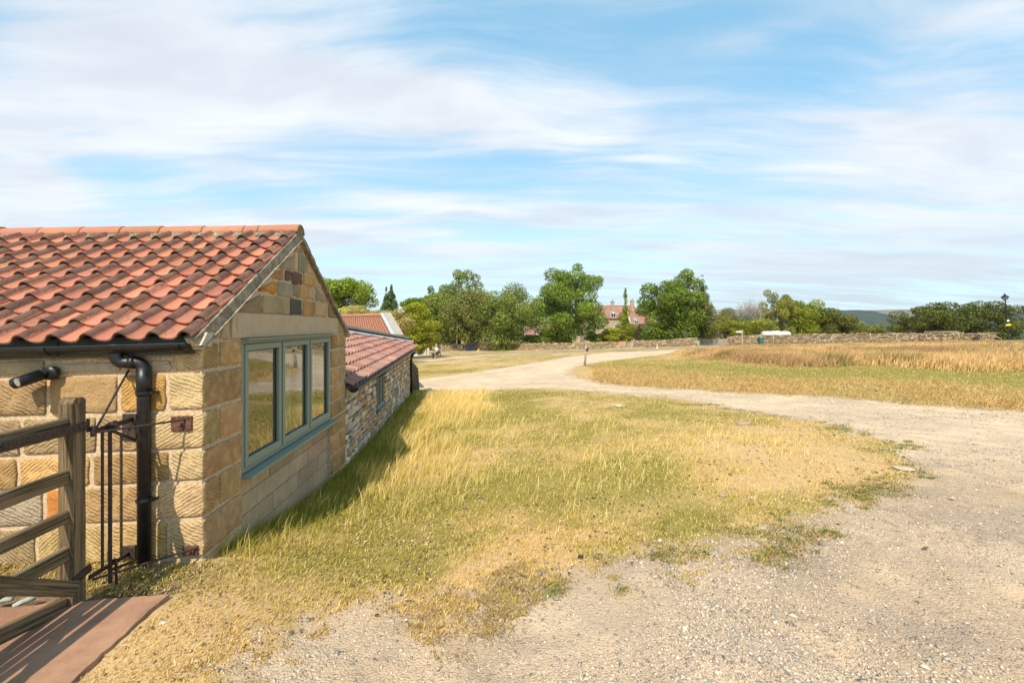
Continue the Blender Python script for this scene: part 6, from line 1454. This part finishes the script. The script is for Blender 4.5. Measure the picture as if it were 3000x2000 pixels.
# bits beyond the walkers
for u0, u1, v0, v1, c, nm, lab in ((1210, 1224, 1030, 1043, (.72, .70, .66), 'van', ''), (1242, 1249, 1028, 1040, (.5, .5, .5), 'gatepost', 'left pale stone gatepost beside the golden tree'), (1252, 1257, 1029, 1040, (.55, .5, .4), 'gatepost', 'right pale stone gatepost beside the golden tree')):
    if nm == 'van': continue
    d = 72; gg = gobj((u0 + u1) / 2, d); w_ = (u1 - u0) / F * d / 2; mb = MB(); hgt = .95; mb.box(-w_, w_, -w_, w_, -.1, hgt, c, b=.03); mb.lathe([(w_ * 1.1, 0), (w_ * .9, .12), (.05, .22)], 8, c, o=(0, 0, hgt)); o = mb.build('gatepost', M['coping']); o.location = gg; tag(o, lab, 'gatepost')
b = thing('sign_board', 'pale green and white sign board on a pole below the golden tree', 'sign', gobj(1244, 70)); mb = MB(); mb.box(-.2, .2, -.02, .02, 1.0, 1.5, (.55, .68, .55), b=.005); mb.build('board', M['attr'], b); mb = MB(); mb.box(-.03, .03, .025, .06, 0, 1.4); mb.build('pole', M['greywood'], b)
b = thing('sign_board', 'white low display board on legs beside the golden tree trunk', 'sign', gobj(1217, 68)); mb = MB(); mb.box(-.36, .36, -.03, .03, .15, .85, (.74, .72, .68), b=.01); mb.build('board', M['attr'], b)
for s_ in (-1, 1): mb = MB(); mb.box(s_ * .3 - .03, s_ * .3 + .03, .035, .08, 0, .8); mb.build('leg', M['greywood'], b)
b = thing('signpost', 'dark slim post standing left of the walkers', 'post', gobj(1269.5, 58)); mb = MB(); mb.box(-.045, .045, -.045, .045, 0, .95, (.03, .03, .028), b=.01); mb.build('post', M['attr'], b); mb = MB(); mb.box(-.07, .07, -.08, -.05, .5, .93, (.02, .025, .022), b=.01); mb.build('panel', M['attr'], b)

# ------------------------------------------------------------------ two walkers and a dog
def skin(name, chains, mat, parent, sub=1):
    """one continuous surface grown over joints: chains of (point, radius) lists sharing their first points"""
    me = bpy.data.meshes.new(name); V, Rd, Ed = [], [], []; key = {}
    for ch in chains:
        pr = None
        for p, r_ in ch:
            k = tuple(round(c, 4) for c in p)
            if k not in key: key[k] = len(V); V.append(p); Rd.append(r_)
            if pr is not None and pr != key[k]: Ed.append((pr, key[k]))
            pr = key[k]
    me.from_pydata(V, Ed, []); o = link(bpy.data.objects.new(name, me), None)
    md = o.modifiers.new('s', 'SKIN'); sv = me.skin_vertices[0].data if me.skin_vertices else None
    if sv is None: me.attributes.new('skin', 'FLOAT', 'POINT')
    for i, r_ in enumerate(Rd):
        rr = r_ if isinstance(r_, tuple) else (r_, r_); me.skin_vertices[0].data[i].radius = rr; me.skin_vertices[0].data[i].use_root = (i == 0)
    o.modifiers.new('u', 'SUBSURF').levels = sub; o.modifiers['u'].render_levels = sub
    dg = bpy.context.evaluated_depsgraph_get(); m2 = bpy.data.meshes.new_from_object(o.evaluated_get(dg)); bpy.data.objects.remove(o)
    m2.name = name; m2.materials.clear(); m2.materials.append(mat); m2.polygons.foreach_set('use_smooth', np.ones(len(m2.polygons), bool))
    return link(bpy.data.objects.new(name, m2), parent)
SKINM = m_plain('skin', (.45, .26, .18), .6, nz=10, amt=.05, bump=0); cl = lambda n, c: m_plain(n, c, .85, nz=20, amt=.15, bump=.2)
def person(u, v, H, label, shirt, legs_, short, hairc, face=0.0, pack=None, step=.18, dx=0.0, d=None):
    loc = hitp(u, v); loc.x += dx; k = H / 1.75
    r = thing('person', label, 'person', loc, face); hip = .92
    def sc(ch): return [(tuple(c * k for c in p), (rr if not isinstance(rr, tuple) else rr[0]) * k) for p, rr in ch]
    pel = ((0, 0, hip), .125); ch1 = [pel, ((0, 0, 1.12), .125), ((0, 0, 1.36), .15), ((0, .01, 1.47), .062), ((0, 0, 1.54), .058), ((0, -.01, 1.62), .088), ((0, 0, 1.70), .075)]
    hl, hr = (.07, .0), (-.07, .0); body = [ch1]
    for s_ in (-1, 1):
        st = step * s_
        body.append([((0, 0, 1.36), .15), ((s_ * .17, 0, 1.39), .062), ((s_ * .22, -.02 - st * .3, 1.12), .042), ((s_ * .21, -.12 - st * .4, .90), .033), ((s_ * .20, -.16 - st * .4, .80), .036)])
        body.append([pel, ((s_ * .09, 0, .86), .088), ((s_ * .10, -.05 + st * .5, .48), .056), ((s_ * .10, st, .12), .040), ((s_ * .10, st, .05), .042), ((s_ * .10, st - .15, .03), .034)])
    b = skin('body', [sc(c) for c in body], SKINM, r)
    # face details and fingers
    mb = MB(); mb.lathe([(0, -.012), (.012, 0), (0, .012)], 6, o=(.03 * k, -.085 * k, 1.64 * k)); mb.lathe([(0, -.012), (.012, 0), (0, .012)], 6, o=(-.03 * k, -.085 * k, 1.64 * k)); mb.build('eye', M['black'], r)
    mb = MB(); mb.tube([(0, -.085 * k, 1.645 * k), (0, -.112 * k, 1.605 * k)], [.008, .014], 6); mb.build('nose', SKINM, r)
    for s_ in (-1, 1):
        st = step * s_; hx, hy, hz_ = s_ * .20 * k, (-.16 - st * .4) * k, .80 * k
        for f in range(4): mb = MB(); mb.tube([(hx, hy - .02 + f * .016, hz_), (hx, hy - .035 + f * .018, hz_ - .06), (hx - s_ * .012, hy - .045 + f * .018, hz_ - .09 + abs(f - 1.4) * .008)], [.009, .008, .006], 6); mb.build('finger', SKINM, r)
        mb = MB(); mb.tube([(hx, hy - .02, hz_ + .01), (hx - s_ * .01, hy - .055, hz_ - .02), (hx - s_ * .015, hy - .06, hz_ - .045)], [.010, .009, .007], 6); mb.build('thumb', SKINM, r)
    sh_ = [[((0, 0, hip + .02), .142), ((0, 0, 1.14), .142), ((0, 0, 1.36), .165), ((0, .01, 1.44), .09)]]
    for s_ in (-1, 1): st = step * s_; sh_.append([((0, 0, 1.36), .165), ((s_ * .175, 0, 1.39), .078), ((s_ * .215, -.02 - st * .25, 1.20), .066)])
    skin('shirt', [sc(c) for c in sh_], cl('shirt cloth', shirt), r)
    tr = [[((0, 0, hip + .04), .145), ((0, 0, hip - .03), .14)]]
    for s_ in (-1, 1):
        st = step * s_; leg = [((0, 0, hip - .03), .14), ((s_ * .09, 0, .84), .105), ((s_ * .10, -.05 + st * .5, .50), .078)]
        if not short: leg += [((s_ * .10, st, .14), .056)]
        tr.append(leg)
    skin('trousers', [sc(c) for c in tr], cl('trouser cloth', legs_), r)
    skin('hair', [sc([((0, .02, 1.66), .085), ((0, .03, 1.72), .072)])], cl('hair', hairc), r)
    for s_ in (-1, 1): st = step * s_; skin('shoe', [sc([((s_ * .10, st + .03, .05), .05), ((s_ * .10, st - .08, .04), .048), ((s_ * .10, st - .17, .035), .036)])], cl('shoe leather', (.05, .04, .035)), r, 1)
    if pack:
        o = skin('backpack', [[((0, 0, 0), .13), ((0, 0, .2), .15), ((0, 0, .38), .11)]], cl('backpack cloth', pack), None); o.location = loc + Vector((.0, .0, 1.0 * k)) + Matrix.Rotation(face, 3, 'Z') @ Vector((0, .23 * k, 0)); tag(o, 'dark backpack worn by the right-hand walker', 'backpack')
    return r
person(1279, 1050, 1.68, 'walker in a white top and navy shorts, left of the pair on the grass', (.78, .76, .76), (.02, .025, .05), True, (.22, .14, .08), face=R(200), dx=0)
person(1286, 1047, 1.74, 'walker in dark clothes with a backpack, right of the pair on the grass', (.03, .03, .035), (.02, .02, .028), False, (.05, .035, .025), face=R(150), pack=(.02, .02, .022))
loc = hitp(1277, 1049); loc.x -= .15; dg_ = thing('dog', 'black dog standing at the feet of the left walker', 'dog', loc, R(20))
ch = [[((0, 0, .48), .10), ((-.25, 0, .46), .12), ((-.34, 0, .56), .065), ((-.42, 0, .64), .07), ((-.52, 0, .61), .035)], [((0, 0, .48), .10), ((.22, 0, .50), .095), ((.36, 0, .56), .022), ((.46, 0, .66), .014)]]
for s_ in (-1, 1):
    ch.append([((-.25, 0, .46), .12), ((-.27, s_ * .08, .38), .05), ((-.25, s_ * .085, .2), .026), ((-.27, s_ * .085, .03), .024), ((-.31, s_ * .085, .02), .022)])
    ch.append([((.22, 0, .50), .095), ((.21, s_ * .09, .40), .065), ((.15, s_ * .09, .28), .04), ((.27, s_ * .09, .17), .024), ((.24, s_ * .09, .03), .022), ((.20, s_ * .09, .02), .02)])
    ch.append([((-.42, 0, .64), .07), ((-.38, s_ * .06, .70), .022), ((-.39, s_ * .075, .64), .014)])
skin('body', ch, cl('black dog fur', (.018, .016, .015)), dg_)

# ------------------------------------------------------------------ air
hz_ = MB(); hz_.box(-5200, 5200, -400, 4200, -160, 210); o = None
mh = bpy.data.materials.new('haze'); mh.use_nodes = True; nt = mh.node_tree; nt.nodes.remove(nt.nodes['Principled BSDF'])
pv = nt.nodes.new('ShaderNodeVolumePrincipled'); pv.inputs['Color'].default_value = (.80, .88, 1.0, 1); pv.inputs['Density'].default_value = .00009; pv.inputs['Anisotropy'].default_value = .2
nt.links.new(pv.outputs[0], nt.nodes['Material Output'].inputs['Volume'])
o = obj('haze', hz_.V, hz_.F, mh); o['kind'] = 'stuff'; o['label'] = 'thin blue summer haze over the valley'; o['category'] = 'haze'
S.cycles.volume_bounces = 0
